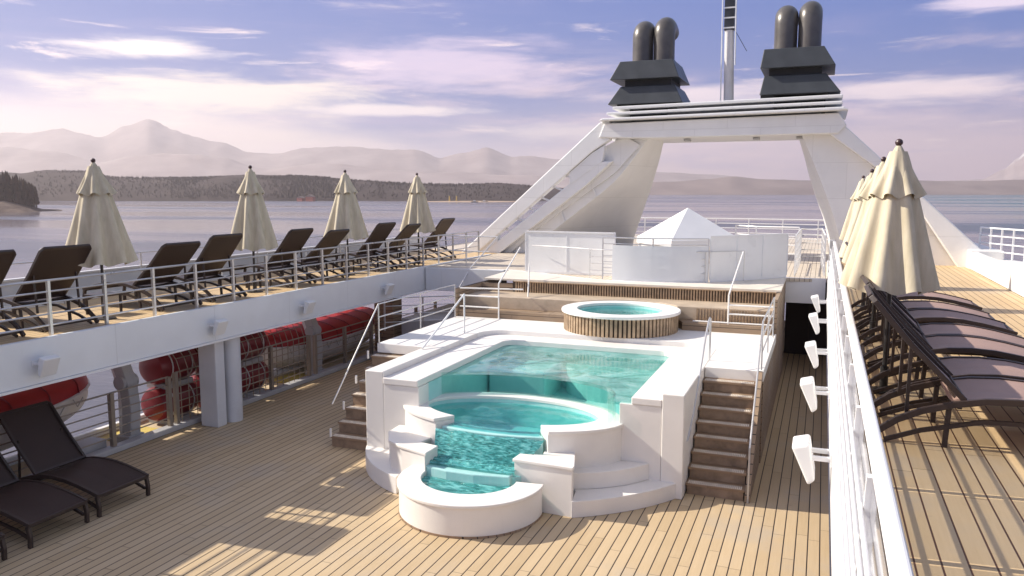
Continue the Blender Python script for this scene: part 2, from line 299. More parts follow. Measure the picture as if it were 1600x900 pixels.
# ------------------------------------------------------------------ mesh helpers
class MB:
    def __init__(s): s.v = []; s.f = []
    def add(s, vs, fs):
        o = len(s.v); s.v += [tuple(v) for v in vs]; s.f += [tuple(i+o for i in f) for f in fs]; return s
    def box(s, x0, x1, y0, y1, z0, z1):
        return s.add([(x0, y0, z0), (x1, y0, z0), (x1, y1, z0), (x0, y1, z0), (x0, y0, z1), (x1, y0, z1), (x1, y1, z1), (x0, y1, z1)],
                     [(3, 2, 1, 0), (4, 5, 6, 7), (0, 1, 5, 4), (1, 2, 6, 5), (2, 3, 7, 6), (3, 0, 4, 7)])
    def prism(s, poly, z0, z1):                       # polygon in XY
        n = len(poly)
        a = sum(poly[i][0]*poly[(i+1) % n][1]-poly[(i+1) % n][0]*poly[i][1] for i in range(n))
        if a < 0: poly = poly[::-1]
        vs = [(x, y, z0) for x, y in poly]+[(x, y, z1) for x, y in poly]
        fs = [tuple(range(n-1, -1, -1)), tuple(range(n, 2*n))]+[(i, (i+1) % n, (i+1) % n+n, i+n) for i in range(n)]
        return s.add(vs, fs)
    def prism_y(s, poly, y0, y1):                     # polygon in XZ, extruded along Y
        n = len(poly)
        a = sum(poly[i][0]*poly[(i+1) % n][1]-poly[(i+1) % n][0]*poly[i][1] for i in range(n))
        if a < 0: poly = poly[::-1]
        vs = [(x, y0, z) for x, z in poly]+[(x, y1, z) for x, z in poly]
        fs = [tuple(range(n)), tuple(range(2*n-1, n-1, -1))]+[(i, i+n, (i+1) % n+n, (i+1) % n) for i in range(n)]
        return s.add(vs, fs)
    def prism_x(s, poly, x0, x1):                     # polygon in YZ
        n = len(poly)
        a = sum(poly[i][0]*poly[(i+1) % n][1]-poly[(i+1) % n][0]*poly[i][1] for i in range(n))
        if a < 0: poly = poly[::-1]
        vs = [(x0, y, z) for y, z in poly]+[(x1, y, z) for y, z in poly]
        fs = [tuple(range(n-1, -1, -1)), tuple(range(n, 2*n))]+[(i, (i+1) % n, (i+1) % n+n, i+n) for i in range(n)]
        return s.add(vs, fs)
    def tube(s, pts, r, n=8, r2=None):
        pts = [Vector(p) for p in pts]; rings = []; up = Vector((0, 0, 1))
        r2 = r if r2 is None else r2
        a = None
        for i, p in enumerate(pts):
            d = (pts[min(i+1, len(pts)-1)]-pts[max(i-1, 0)]).normalized()
            if a is None: a = d.cross(up if abs(d.z) < .95 else Vector((0, 1, 0))).normalized()
            else: a = (a-d*a.dot(d)).normalized()
            b = a.cross(d)
            rr = r+(r2-r)*i/max(1, len(pts)-1)
            rings.append([p+(a*math.cos(2*PI*k/n)+b*math.sin(2*PI*k/n))*rr for k in range(n)])
        vs = [v for g_ in rings for v in g_]; fs = []
        for i in range(len(pts)-1):
            for k in range(n):
                fs.append((i*n+k, i*n+(k+1) % n, (i+1)*n+(k+1) % n, (i+1)*n+k))
        fs += [tuple(range(n-1, -1, -1)), tuple(range((len(pts)-1)*n, len(pts)*n))]
        return s.add(vs, fs)
    def bar(s, pts, w, h, wd=(0, 1, 0)):              # rectangular section, width along wd
        pts = [Vector(p) for p in pts]; wd = Vector(wd); vs = []
        for i, p in enumerate(pts):
            d = (pts[min(i+1, len(pts)-1)]-pts[max(i-1, 0)]).normalized(); up = d.cross(wd).normalized()
            for a, b in ((-1, -1), (1, -1), (1, 1), (-1, 1)): vs.append(p+wd*(a*w/2)+up*(b*h/2))
        n = len(pts); fs = [(0, 1, 2, 3), tuple(reversed(range(4*n-4, 4*n)))]
        for i in range(n-1):
            for k in range(4): fs.append((i*4+k, (i+1)*4+k, (i+1)*4+(k+1) % 4, i*4+(k+1) % 4))
        return s.add(vs, fs)
    def sheet(s, a, b, t):                            # strip between two polylines with thickness t downward
        n = len(a); vs = list(a)+list(b)+[(p[0], p[1], p[2]-t) for p in a]+[(p[0], p[1], p[2]-t) for p in b]
        fs = []
        for i in range(n-1):
            fs += [(i, i+1, n+i+1, n+i), (2*n+i, 3*n+i, 3*n+i+1, 2*n+i+1), (i, 2*n+i, 2*n+i+1, i+1), (n+i, n+i+1, 3*n+i+1, 3*n+i)]
        fs += [(0, n, 3*n, 2*n), (n-1, 3*n-1, 4*n-1, 2*n-1)]
        return s.add(vs, fs)
    def ring(s, outer, inner, z0, z1, closed=True):    # wall band between two XY polylines
        n = len(outer); vs = [(x, y, z0) for x, y in outer]+[(x, y, z0) for x, y in inner]+[(x, y, z1) for x, y in outer]+[(x, y, z1) for x, y in inner]
        fs = []; m = n if closed else n-1
        for i in range(m):
            j = (i+1) % n
            fs += [(i, j, 2*n+j, 2*n+i), (n+j, n+i, 3*n+i, 3*n+j), (2*n+i, 2*n+j, 3*n+j, 3*n+i), (j, i, n+i, n+j)]
        if not closed: fs += [(0, 2*n, 3*n, n), (n-1, 2*n-1, 4*n-1, 3*n-1)]
        return s.add(vs, fs)
    def build(s, name, mat, parent=None, smooth=False, bevel=0, seg=2):
        me = bpy.data.meshes.new(name); off = Vector(parent_loc(parent))
        me.from_pydata([tuple(Vector(v)-off) for v in s.v], [], s.f); me.validate(); me.update()
        bm = bmesh.new(); bm.from_mesh(me); bmesh.ops.recalc_face_normals(bm, faces=bm.faces); bm.to_mesh(me); bm.free()
        me.materials.append(G[mat] if isinstance(mat, str) else mat)
        if smooth:
            me.polygons.foreach_set('use_smooth', [True]*len(me.polygons)); me.set_sharp_from_angle(angle=R_(40))
        o = bpy.data.objects.new(name, me); COL.objects.link(o)
        if parent: o.parent = parent
        if bevel:
            md = o.modifiers.new('bevel', 'BEVEL'); md.width = bevel; md.segments = seg; md.limit_method = 'ANGLE'; md.angle_limit = R_(40)
            md.harden_normals = False
        return o
def parent_loc(p):
    v = Vector((0, 0, 0))
    while p is not None: v = v+p.location; p = p.parent
    return v
def tag(o, label, cat, group=None):
    o['label'] = label; o['category'] = cat
    if group: o['group'] = group
    return o
def thing(name, label, cat, loc=(0, 0, 0), group=None):
    o = bpy.data.objects.new(name, None); COL.objects.link(o); o.location = loc; o.empty_display_size = .2
    return tag(o, label, cat, group)
def struct(o): o['kind'] = 'structure'; return o
def kids(o): return [c for c in bpy.data.objects if c.parent == o]
def dup(root, loc, rz=0, label=None, group=None, sc=1, parent=None):
    r = root.copy(); COL.objects.link(r)
    if parent is None:
        r.location = loc; r.rotation_euler = (0, 0, rz); r.scale = (sc, sc, sc)
        if label: r['label'] = label
        if group: r['group'] = group
    else: r.parent = parent
    for ch in kids(root): dup(ch, None, parent=r)
    return r
def arc(cx, cy, rx, ry, a0, a1, n):
    return [(cx+rx*math.cos(R_(a0+(a1-a0)*i/n)), cy+ry*math.sin(R_(a0+(a1-a0)*i/n))) for i in range(n+1)]

# ------------------------------------------------------------------ sea, land, haze
SEA = -12.0
struct(MB().add([(-11500, -11500, SEA), (11500, -11500, SEA), (11500, 11500, SEA), (-11500, 11500, SEA)], [(0, 1, 2, 3)]).build('sea', 'sea'))
def terrain(name, mat, prof, D, T, rough, freq, nu=220, nv=16, skirt=6):
    """a ridge of real depth T whose crest follows a measured height profile (azimuth column, height column)"""
    mb = MB(); vs = []
    us = [prof[0][0]+(prof[-1][0]-prof[0][0])*i/nu for i in range(nu+1)]
    for u in us:
        for k in range(len(prof)-1):
            if prof[k][0] <= u <= prof[k+1][0]:
                t = (u-prof[k][0])/(prof[k+1][0]-prof[k][0]); t = t*t*(3-2*t)*.5+t*.5
                h = prof[k][1]+(prof[k+1][1]-prof[k][1])*t; break
        dx = (u-800)/FPX
        H = CZ+(299-h)/FPX*D-SEA
        for j in range(nv+1):
            s = -1+2*j/nv
            dd = D+s*T
            p = Vector((-math.sin(YAW)*dd+math.cos(YAW)*dx*dd, math.cos(YAW)*dd+math.sin(YAW)*dx*dd, 0))
            f = max(0, 1-abs(s)**1.3)
            nz = noise.fractal(Vector((p.x*freq, p.y*freq, 3.3)), .9, 2.1, 6)
            z = SEA-skirt*(1-f)+(H+nz*rough*H)*f
            vs.append((p.x, p.y, z))
    fs = [(i*(nv+1)+j, (i+1)*(nv+1)+j, (i+1)*(nv+1)+j+1, i*(nv+1)+j+1) for i in range(nu) for j in range(nv)]
    return struct(mb.add(vs, fs).build(name, mat, smooth=True))
terrain('mountain_range', 'mountain_rock_hazed', [(-700, 235), (-300, 215), (0, 210), (110, 206), (172, 213), (208, 199), (240, 190), (280, 206), (340, 226), (400, 237), (435, 239), (480, 233), (560, 230), (650, 231), (690, 245), (725, 241), (762, 229), (800, 246), (850, 250), (900, 252), (960, 262), (1100, 274), (1300, 288)], 8200, 1500, .10, .0016, nu=400, nv=28)
terrain('mountain_ridge', 'mountain_rock_hazed', [(-700, 260), (-200, 228), (0, 230), (60, 235), (160, 252), (230, 244), (300, 241), (350, 250), (420, 262), (500, 256), (600, 262), (700, 268), (850, 277), (1000, 284)], 6000, 900, .12, .0022, nu=400, nv=24)
terrain('snowy_mountain', 'mountain_snow_hazed', [(1380, 288), (1480, 283), (1528, 280), (1560, 266), (1580, 250), (1600, 232), (1640, 196), (1680, 205), (1760, 240), (1900, 262), (2100, 285)], 7200, 1300, .06, .0013)
terrain('bare_hills', 'bare_hill', [(860, 294), (950, 288), (1050, 284), (1110, 280), (1145, 276), (1180, 280), (1290, 283), (1400, 282), (1530, 283), (1620, 280), (1800, 284), (2200, 292)], 4600, 500, .05, .003)
terrain('wooded_hills', 'wooded_hill', [(-500, 276), (-100, 266), (40, 272), (90, 267), (140, 268), (180, 277), (240, 279), (300, 278), (350, 274), (400, 275), (450, 276), (520, 279), (560, 282), (620, 285), (700, 288), (780, 287), (850, 292), (930, 296)], 1750, 330, .10, .008, nu=420)
def forest(name, mat, spots, seed, wide=.17):
    rnd = random.Random(seed); mb = MB()
    for (x, y, z, h) in spots:
        r = h*wide*rnd.uniform(.7, 1.3); lv = 4; a0 = rnd.uniform(0, 6)
        mb.tube([(x, y, z-2), (x, y, z+h*.4)], h*.014, 4)
        for l in range(lv):
            zb = z+h*(.12+.2*l); zt = zb+h*(.36-.03*l); rr = r*(1-.2*l); n = 7
            vs = [(x+rr*rnd.uniform(.6, 1.15)*math.cos(a0+2*PI*k/n), y+rr*rnd.uniform(.6, 1.15)*math.sin(a0+2*PI*k/n), zb-h*.03*rnd.random()) for k in range(n)]+[(x, y, min(zt, z+h))]
            mb.add(vs, [(k, (k+1) % n, n) for k in range(n)])
    o = mb.build(name, mat); o['kind'] = 'stuff'; return o
def polar(u, D):
    dx = (u-800)/FPX; return (-math.sin(YAW)*D+math.cos(YAW)*dx*D, math.cos(YAW)*D+math.sin(YAW)*dx*D)
rnd = random.Random(3)
# dark wooded point, close in on the left
isl = MB(); vs = []
NI = 60; NJ = 14
for i in range(NI+1):
    u = -260+(i/NI)*360
    edge = min(1, max(0, (100-u)/60))**.7
    for j in range(NJ+1):
        s = -1+2*j/NJ; D = 720+s*70*(.25+.75*edge)
        x, y = polar(u, D); f = max(0, 1-abs(s)**2.5)
        h = (1.2+10*min(1, max(0, (70-u)/60)))*f+noise.noise(Vector((x*.05, y*.05, 0)))*1.1*f
        vs.append((x, y, SEA-1.2*(1-f)-.3+h))
isl.add(vs, [(i*(NJ+1)+j, (i+1)*(NJ+1)+j, (i+1)*(NJ+1)+j+1, i*(NJ+1)+j+1) for i in range(NI) for j in range(NJ)])
struct(isl.build('headland', 'rock_shore', smooth=True))
sp = []
for _ in range(900):
    u = rnd.uniform(-240, 62); D = rnd.uniform(690, 765); x, y = polar(u, D)
    sp.append((x, y, SEA+4.5, rnd.uniform(17, 29)*(.62+.38*min(1, (64-u)/30))+ (4 if u < 20 else 0)))
o = forest('conifer_forest', 'conifer', sp, 5)
tag(o, 'dark reddish brown conifer forest on the headland at the far left', 'forest')
# trees standing along the crest of the wooded hills
sp = []
for _ in range(6000):
    u = rnd.choice([rnd.uniform(60, 560), rnd.uniform(60, 560), rnd.uniform(270, 400), rnd.uniform(430, 560), rnd.uniform(560, 850)])
    D = 1750+(rnd.uniform(-300, 40) if rnd.random() < .55 else rnd.uniform(-60, 30)); s = (D-1750)/330; x, y = polar(u, D)
    prof = [(60, 269), (90, 267), (140, 268), (180, 277), (300, 278), (400, 275), (450, 276), (560, 282), (620, 285), (700, 288), (780, 287), (860, 293)]
    h = 290
    for k in range(len(prof)-1):
        if prof[k][0] <= u <= prof[k+1][0]: h = prof[k][1]+(prof[k+1][1]-prof[k][1])*(u-prof[k][0])/(prof[k+1][0]-prof[k][0])
    H = (CZ+(299-h)/FPX*1750-SEA)*(1-abs(s)**1.3)
    if H < 1.5: continue
    sp.append((x, y, SEA+H-2.0, rnd.uniform(2.6, 6)*(1.5 if 450 < u < 520 else 1)))
o = forest('hill_forest', 'conifer_green', sp, 6, .42); tag(o, 'hazy green woodland covering the low hills across the water', 'forest')
# sandbar
sb = MB(); vs = []
for i in range(41):
    u = 640+i*5
    for j in range(7):
        s = -1+2*j/6; x, y = polar(u, 1330+s*(60*math.sin(PI*i/40)+2)); f = 1-abs(s)**2
        vs.append((x, y, SEA-.4+2.0*f*math.sin(PI*i/40)**.5))
sb.add(vs, [(i*7+j, (i+1)*7+j, (i+1)*7+j+1, i*7+j+1) for i in range(40) for j in range(6)])
struct(sb.build('sandbar', 'sand', smooth=True))
paint('rust_red', (.42, .12, .09), .7); paint('ochre', (.55, .38, .08), .7); paint('dark_hull', (.03, .03, .03), .6)
for k, (u, D, w, h, lab) in enumerate([(472, 1405, 11, 9, 'small reddish shore house with pitched roof under the wooded hill'), (487, 1412, 15, 12, 'larger red shore house standing by the trees at the hill foot'), (545, 1410, 12, 5, 'low pale red shed on the far shore, right of the wooded point')]):
    x, y = polar(u, D); t = thing('shore_house', lab, 'house', (x, y, SEA), 'red houses on the far shore')
    MB().box(x-w/2, x+w/2, y-4, y+4, SEA-1, SEA+h*.65).build('wall', 'rust_red', t)
    MB().prism_y([(x-w/2-.6, SEA+h*.65+.02), (x+w/2+.6, SEA+h*.65+.02), (x, SEA+h)], y-4.5, y+4.5).build('roof', 'bare_hill', t)
for k, (u, c, lab) in enumerate([(703, 'ochre', 'small ochre beacon on the sandbar, left of its pair'), (714, 'ochre', 'small ochre beacon on the sandbar, right of its pair')]):
    x, y = polar(u, 1330); t = thing('beacon', lab, 'beacon', (x, y, SEA), 'ochre beacons on the sandbar')
    MB().tube([(x, y, SEA), (x, y, SEA+10)], 1.6, 8, .9).build('tower', c, t); MB().tube([(x, y, SEA+10), (x, y, SEA+12.5)], 1.9, 8, .4).build('cap', 'dark_hull', t)
for u, D, lab in ((757, 1290, 'tiny dark boat on the water beyond the sandbar, the nearer to the white arm'), (742, 1270, 'tiny dark boat on the water close to the end of the sandbar')):
    x, y = polar(u, D); t = thing('small_boat', lab, 'boat', (x, y, SEA), 'small boats by the sandbar')
    MB().prism([(x-6, y), (x-4, y-1.4), (x+5, y-1.2), (x+6.5, y), (x+5, y+1.2), (x-4, y+1.4)], SEA-.3, SEA+1.3).build('hull', 'dark_hull', t)
    MB().box(x-2, x+1.5, y-.9, y+.9, SEA+1.3, SEA+3.2).build('cabin', 'hull_white', t)
# haze
hz = MB().box(-12500, 12500, -12500, 12500, SEA-1.2, 800).build('haze', 'white'); hz['kind'] = 'stuff'
hm = bpy.data.materials.new('haze'); hm.use_nodes = True; nt = hm.node_tree; nt.nodes.clear(); o = N(nt, 'ShaderNodeOutputMaterial')
pv = N(nt, 'ShaderNodeVolumePrincipled'); pv.inputs['Color'].default_value = (.97, .88, .90, 1); pv.inputs['Density'].default_value = 1.2e-4; pv.inputs['Anisotropy'].default_value = .35
nt.links.new(pv.outputs[0], o.inputs['Volume']); hz.data.materials.clear(); hz.data.materials.append(hm)

# ------------------------------------------------------------------ decks
UP = 2.75
struct(MB().box(-13.2, .3, 2, 34, -.25, 0).build('deck', 'teak_lower'))
struct(MB().box(-16.0, -12.36, 1, 31, UP-.16, UP).build('side_deck', 'teak_upper'))
struct(MB().box(.42, 4.5, -1.5, 31, UP-.16, UP).build('side_deck', 'teak_upper'))
# curved cross deck above the pool benches
front = [(-10.0, 23.4), (-9.2, 23.5), (-8.3, 23.1), (-7.4, 22.6), (-6.6, 22.1), (-5.9, 21.8), (-5.0, 21.65), (-4.0, 21.7), (-3.1, 21.95), (-2.3, 22.7), (-1.5, 23.6), (-.92, 24.3), (.25, 24.4)]
struct(MB().prism([(-12.3, 23.4)]+front+[(.25, 46), (-12.3, 46)], UP-.1, UP-.006).build('cross_deck', 'teak_cross'))
struct(MB().box(.25, 4.5, 31, 46, UP-.2, UP-.01).build('aft_deck', 'teak_cross'))
struct(MB().box(-16, -12.3, 31, 46, UP-.2, UP-.01).build('aft_deck', 'teak_cross'))
t = thing('deck_edge_beam', 'curved cream fascia beam along the front edge of the raised cross deck', 'beam', (-5, 22, UP))
off = [(x, y+.10) for x, y in front]
mb = MB(); f2 = front[:12]; n = len(f2)
lo = [(x, y-.0, 2.66) for x, y in f2]; hi = [(x, y-.06, UP+.004) for x, y in f2]; hb = [(x, y+.12, UP+.004) for x, y in f2]; lb = [(x, y+.12, 2.66) for x, y in f2]
mb.add(hi+hb+lb+lo, [(k*n+i, k*n+i+1, ((k+1) % 4)*n+i+1, ((k+1) % 4)*n+i) for k in range(4) for i in range(n-1)]+[(0, n, 2*n, 3*n), (n-1, 2*n-1, 3*n-1, 4*n-1)])
mb.build('fascia', 'cream_white', t, smooth=True)
# sloping cap from slatted seat back up to the deck edge
top = [(x, y-.065, 2.765) for x, y in front[1:12]]; bot = [(x, min(21.3, y-.05), 2.73) for x, y in front[1:12]]
MB().sheet(bot, top, .05).build('cap', 'cap_cream', t, smooth=True)

t = thing('deck_fascia', 'long pale painted edge beam under the left sun deck', 'beam', (-12.3, 16, 2))
MB().box(-12.34, -12.22, 1, 29, 2.02, UP+.03).build('panel', 'fascia_white', t, bevel=.012)
MB().box(-12.37, -12.19, 1, 29, 1.975, 2.018).build('lower_flange', 'white', t)
MB().box(-16, -12.36, 1, 31, 2.30, UP-.165).build('soffit', 'white', t)
MB().box(-12.18, -9.4, 23.30, 23.39, 2.0, UP+.004).build('corner_panel', 'fascia_white', t, bevel=.01)
t = thing('deck_fascia', 'narrow white deck edge beam beneath the right railing, carrying the white floodlights', 'beam', (.2, 16, 2))
MB().box(.195, .40, -1.5, 30.5, 2.1, UP+.05).build('panel', 'white', t, bevel=.015)

# passage end wall and fascia under the cross deck
t = thing('passage_shade_panel', 'near-black panel standing in for the shade in the passage right of the pool stairs', 'wall', (-.3, 27, 0))
MB().box(-1.0, .3, 27, 27.1, 0, 2.5).build('panel', 'passage_shade', t)  # near-black colour paints in the shade deep inside the passage
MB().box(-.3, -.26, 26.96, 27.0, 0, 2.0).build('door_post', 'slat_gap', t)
t = thing('cross_beam', 'white beam over the dark passage beside the pool stairs', 'beam', (-.3, 24.4, 2))
MB().box(-.94, .155, 24.36, 24.46, 2.02, UP+.002).build('panel', 'white', t, bevel=.01)
t = thing('passage_side_wall', 'dark brown wall along the left of the shaded passage', 'wall', (-1, 20, 0))
MB().box(-1.02, -.93, 15.65, 24.36, 0, 1.61).build('panel', 'teak_wall', t)
MB().box(-1.02, -.93, 19.91, 24.36, 1.612, 2.66).build('upper_panel', 'teak_wall', t)

# ------------------------------------------------------------------ pool complex
P1 = thing('swimming_pool', 'large white swimming pool with turquoise water and broad white coping', 'pool', (-5, 15.5, 0))
zc = 1.72; zp = 1.83
xi0, xi1, yi0, yi1 = -6.95, -2.95, 13.1, 17.45
def rrect(x0, x1, y0, y1, r, n=6):
    return arc(x1-r, y1-r, r, r, 0, 90, n)+arc(x0+r, y1-r, r, r, 90, 180, n)
# coping: U shape left, back, right
U_out = [(-2.42, 13.22), (-2.42, 17.6)]+arc(-2.82, 17.65, .4, .4, 0, 90, 6)+arc(-7.1, 17.45, .6, .6, 90, 180, 8)+[(-7.7, 12.92)]
U_in = [(xi1, 13.22), (xi1, 17.0)]+arc(xi1-.3, 17.15, .3, .3, 0, 90, 6)+arc(xi0+.3, 17.15, .3, .3, 90, 180, 8)+[(xi0, 12.92)]
MB().ring(U_out, U_in, zc-.13, zc, closed=False).build('coping', 'pool_white', P1, bevel=.02, seg=3)
MB().ring([(a*.999-.005, max(b, 13.36)) for a, b in U_out], [(min(max(a, xi0-.03), xi1+.03), min(max(b, 13.36), yi1+.03)) for a, b in U_in], .3, zc-.133, closed=False).build('basin_wall', 'tile_pool', P1)
# raised kerbs
MB().box(-8.10, -7.70, 12.94, 17.4, 0, zp).build('kerb', 'pool_white', P1, bevel=.02, seg=3)
MB().box(-2.42, -2.04, 13.22, 17.6, 0, zp).build('kerb', 'pool_white', P1, bevel=.02, seg=3)
# front blocks below the coping
MB().box(-7.696, -6.94, 12.94, 13.355, 0, zc-.132).build('front_block', 'pool_white', P1, bevel=.01)
MB().box(-3.16, -2.424, 13.24, 13.355, 0, zc-.132).build('front_block', 'pool_white', P1, bevel=.01)
MB().box(-7.69, -2.43, 13.4, 17.9, .55, .65).build('basin_floor', 'tile_pool', P1)
MB().box(-6.9, -5.55, 16.2, 17.4, .46, 1.28).build('underwater_bench', 'tile_pool', P1, bevel=.05)
MB().prism(arc(-4.2, 17.6, 1.25, 1.1, 180, 360, 24), .46, 1.25).build('underwater_step', 'tile_pool', P1)
# middle basin ellipse
ex, ey = -5.25, 13.4
OUT = lambda a0, a1, n, k=0: arc(ex, ey, 2.15+k, 1.2+k, a0, a1, n)
INN = lambda a0, a1, n, k=0: arc(ex, ey, 1.68+k, .86+k, a0, a1, n)
glass_line = arc(ex, ey, 1.95, 1.06, -8, 188, 40)
# water of the main pool: everything behind the curved glass
wl = [(xi0, ey-.1)]+[(xi0, yi1), (xi1, yi1), (xi1, ey-.15)]+[p for p in glass_line if xi0+.02 < p[0] < xi1-.02]
MB().add([(x, y, 1.60) for x, y in wl], [tuple(range(len(wl)))]).build('water', 'pool_water', P1)
MB().ring(arc(ex, ey, 1.965, 1.075, -12, 192, 40), arc(ex, ey, 1.94, 1.05, -12, 192, 40), 1.2, 1.665, closed=False).build('curved_glass', 'glass', P1, smooth=True)
MB().ring(OUT(-12, 192, 40, .0), INN(-12, 192, 40), .4, 1.18, closed=False).build('divider_wall', 'tile_pool', P1, smooth=True)

P2 = thing('middle_basin', 'curved white middle basin of the cascade, just below the main pool', 'pool', (-5.25, 13.0, 0))
def piece(a0, a1, name):
    MB().ring(OUT(a0, a1, 24, .03), INN(a0, a1, 24, -.01), 1.16, 1.225, closed=False).build('rim', 'pool_white', P2, smooth=False, bevel=.012)
    MB().ring(OUT(a0, a1, 24), INN(a0, a1, 24), 0, 1.158, closed=False).build('wall', 'pool_white', P2, smooth=True)
piece(176, 241, 'l'); piece(300, 364, 'r')
MB().ring(OUT(-4, 184, 44, -.06), INN(-4, 184, 44, -.01), 1.16, 1.222, closed=False).build('rear_rim', 'pool_white', P2, bevel=.01)
MB().prism(arc(ex, ey, 1.7, .88, 0, 360, 64)[:-1], .5, .56).build('basin_floor', 'tile_pool', P2)
MB().ring(arc(ex, ey, 1.675, .855, 0, 360, 64)[:-1], arc(ex, ey, 1.64, .83, 0, 360, 64)[:-1], .56, 1.09).build('basin_lining', 'tile_pool', P2, smooth=True)
wpoly = arc(ex, ey, 1.66, .84, -60, 241, 60)+[(-6.1, 12.42), (-5.7, 12.36), (-5.25, 12.33), (-4.8, 12.35), (-4.35, 12.42)]
MB().add([(x, y, 1.10) for x, y in wpoly], [tuple(range(len(wpoly)))]).build('water', 'basin_water', P2)
# spill lip
lip_o = arc(ex, ey, 2.02, 1.13, 242, 299, 14); lip_i = arc(ex, ey, 1.72, .93, 242, 299, 14)
MB().ring(lip_o, lip_i, .55, 1.085, closed=False).build('spill_lip', 'tile_pool', P2, bevel=.02)

P3 = thing('cascade', 'rippling turquoise water cascade stepping down between two white piers', 'waterfall', (-5.3, 12, 0))
NX, NY = 46, 40; vs = []
for j in range(NY+1):
    t = j/NY
    if t < .45: y = 12.27-(t/.45)*.16; z = 1.08-(t/.45)**1.3*.42
    else: y = 12.11-((t-.45)/.55)*.38; z = .66-.03*(t-.45)
    for i in range(NX+1):
        s = i/NX; x0 = -6.25+.1*t; x1 = -4.18-.38*min(1, t*1.6); x = x0+(x1-x0)*s
        bow = (1-(2*s-1)**2)*(.07 if t < .5 else .05)
        w = noise.fractal(Vector((x*9, y*9, z*11)), .8, 2, 4)*.02+.01*math.sin(30*t+3*noise.noise(Vector((x*3, y*2, 0))))
        vs.append((x, y-bow, z+w))
MB().add(vs, [(j*(NX+1)+i, j*(NX+1)+i+1, (j+1)*(NX+1)+i+1, (j+1)*(NX+1)+i) for j in range(NY) for i in range(NX)]).build('water', 'cascade_water', P3, smooth=True)
MB().prism([(-6.2, 12.2), (-4.2, 12.2), (-4.55, 11.78), (-5.0, 11.69), (-5.5, 11.66), (-6.1, 11.7)], 0, .56).build('bed', 'tile_pool', P3)
MB().prism([(-6.13, 11.84), (-5.7, 11.76), (-5.25, 11.74), (-4.6, 11.84), (-4.6, 11.66), (-5.2, 11.55), (-5.7, 11.55), (-6.13, 11.64)], .3, .605).build('spill_step', 'tile_pool', P3, bevel=.02)

P4 = thing('lower_basin', 'round white lowest basin at the front of the cascade pool', 'pool', (-5.25, 11.4, 0))
lo = arc(-5.25, 11.58, 1.2, 1.17, 172, 368, 44); li = arc(-5.3, 11.6, .82, .74, 172, 368, 44)
MB().ring(arc(-5.25, 11.58, 1.23, 1.2, 172, 368, 44), arc(-5.3, 11.6, .81, .73, 172, 368, 44), .47, .53, closed=False).build('rim', 'pool_white', P4, bevel=.015)
MB().ring(lo, li, .03, .469, closed=False).build('wall', 'pool_white', P4, smooth=True)
MB().ring(arc(-5.25, 11.58, 1.21, 1.18, 172, 368, 44), arc(-5.25, 11.58, 1.1, 1.1, 172, 368, 44), 0, .035, closed=False).build('skirting', 'teak_stair', P4)
MB().prism(arc(-5.3, 11.6, .83, .75, 0, 360, 48)[:-1], .1, .14).build('basin_floor', 'tile_pool', P4)
NX, NY = 50, 50; vs = []; fs = []; idx = {}
for j in range(NY+1):
    for i in range(NX+1):
        x = -6.14+1.68*i/NX; y = 10.84+.86*j/NY
        dx = (x+5.3)/.84; dy = (y-11.6)/.76; d = math.hypot(dx, dy)
        if dy < 0 and d > 1: dx /= d; dy /= d; x = -5.3+dx*.84; y = 11.6+dy*.76
        w = .012*math.sin(48*(y-11.0)+4*noise.noise(Vector((x*2.5, y*2.5, 1))))+.012*noise.noise(Vector((x*7, y*12, 5)))
        vs.append((x, y, .44+w))
MB().add(vs, [(j*(NX+1)+i, j*(NX+1)+i+1, (j+1)*(NX+1)+i+1, (j+1)*(NX+1)+i) for j in range(NY) for i in range(NX)]).build('water', 'ripple_water', P4, smooth=True)

def capped(t, poly, z, ov=.025):
    cx = sum(p[0] for p in poly)/len(poly); cy = sum(p[1] for p in poly)/len(poly)
    MB().prism(poly, 0, z-.06).build('wall', 'pool_white', t, bevel=.008)
    big = [(p[0]+ov*(1 if p[0] > cx else -1), p[1]+ov*(1 if p[1] > cy else -1)) for p in poly]
    MB().prism(big, z-.058, z).build('cap', 'pool_white', t, bevel=.014, seg=3)
t = thing('pier', 'white L-shaped pier with flat cap, right of the cascade', 'pier', (-4, 12.2, 0), 'white piers beside the cascade')
capped(t, [(-4.60, 11.88), (-3.58, 11.82), (-3.58, 11.9), (-3.72, 12.35), (-3.85, 12.75), (-4.28, 12.6), (-4.2, 12.22), (-4.58, 12.2)], .85)
t = thing('pier', 'white pier with a stepped cap, left of the cascade', 'pier', (-6.5, 12.2, 0), 'white piers beside the cascade')
capped(t, [(-7.30, 12.85), (-7.28, 12.4), (-7.02, 12.0), (-6.7, 11.82), (-6.12, 11.6), (-6.1, 12.04), (-6.48, 12.12), (-6.36, 12.8)], .85)
# curved entry steps
def curve_pts(a, b, bulge, n=14):
    (x0, y0), (x1, y1) = a, b; mx, my = -(y1-y0), (x1-x0); L = math.hypot(mx, my); mx /= L; my /= L
    return [(x0+(x1-x0)*i/n+mx*bulge*4*(i/n)*(1-i/n), y0+(y1-y0)*i/n+my*bulge*4*(i/n)*(1-i/n)) for i in range(n+1)]
t = thing('curved_steps', 'two curved white steps at the right front corner of the pool', 'steps', (-2.8, 12.8, 0))
MB().prism(curve_pts((-3.58, 11.80), (-2.04, 13.42), -.16)+[(-2.04, 13.215), (-2.04, 13.42)][1:]+[(-2.45, 13.6), (-3.0, 13.6), (-4.0, 13.0), (-4.0, 12.5), (-3.66, 12.3)], 0, .28).build('step', 'pool_white', t, bevel=.012)
MB().prism(curve_pts((-3.72, 12.32), (-2.62, 13.235), -.13)+[(-3.0, 13.235), (-4.0, 12.95), (-4.0, 12.6)], .282, .57).build('step', 'pool_white', t, bevel=.012)
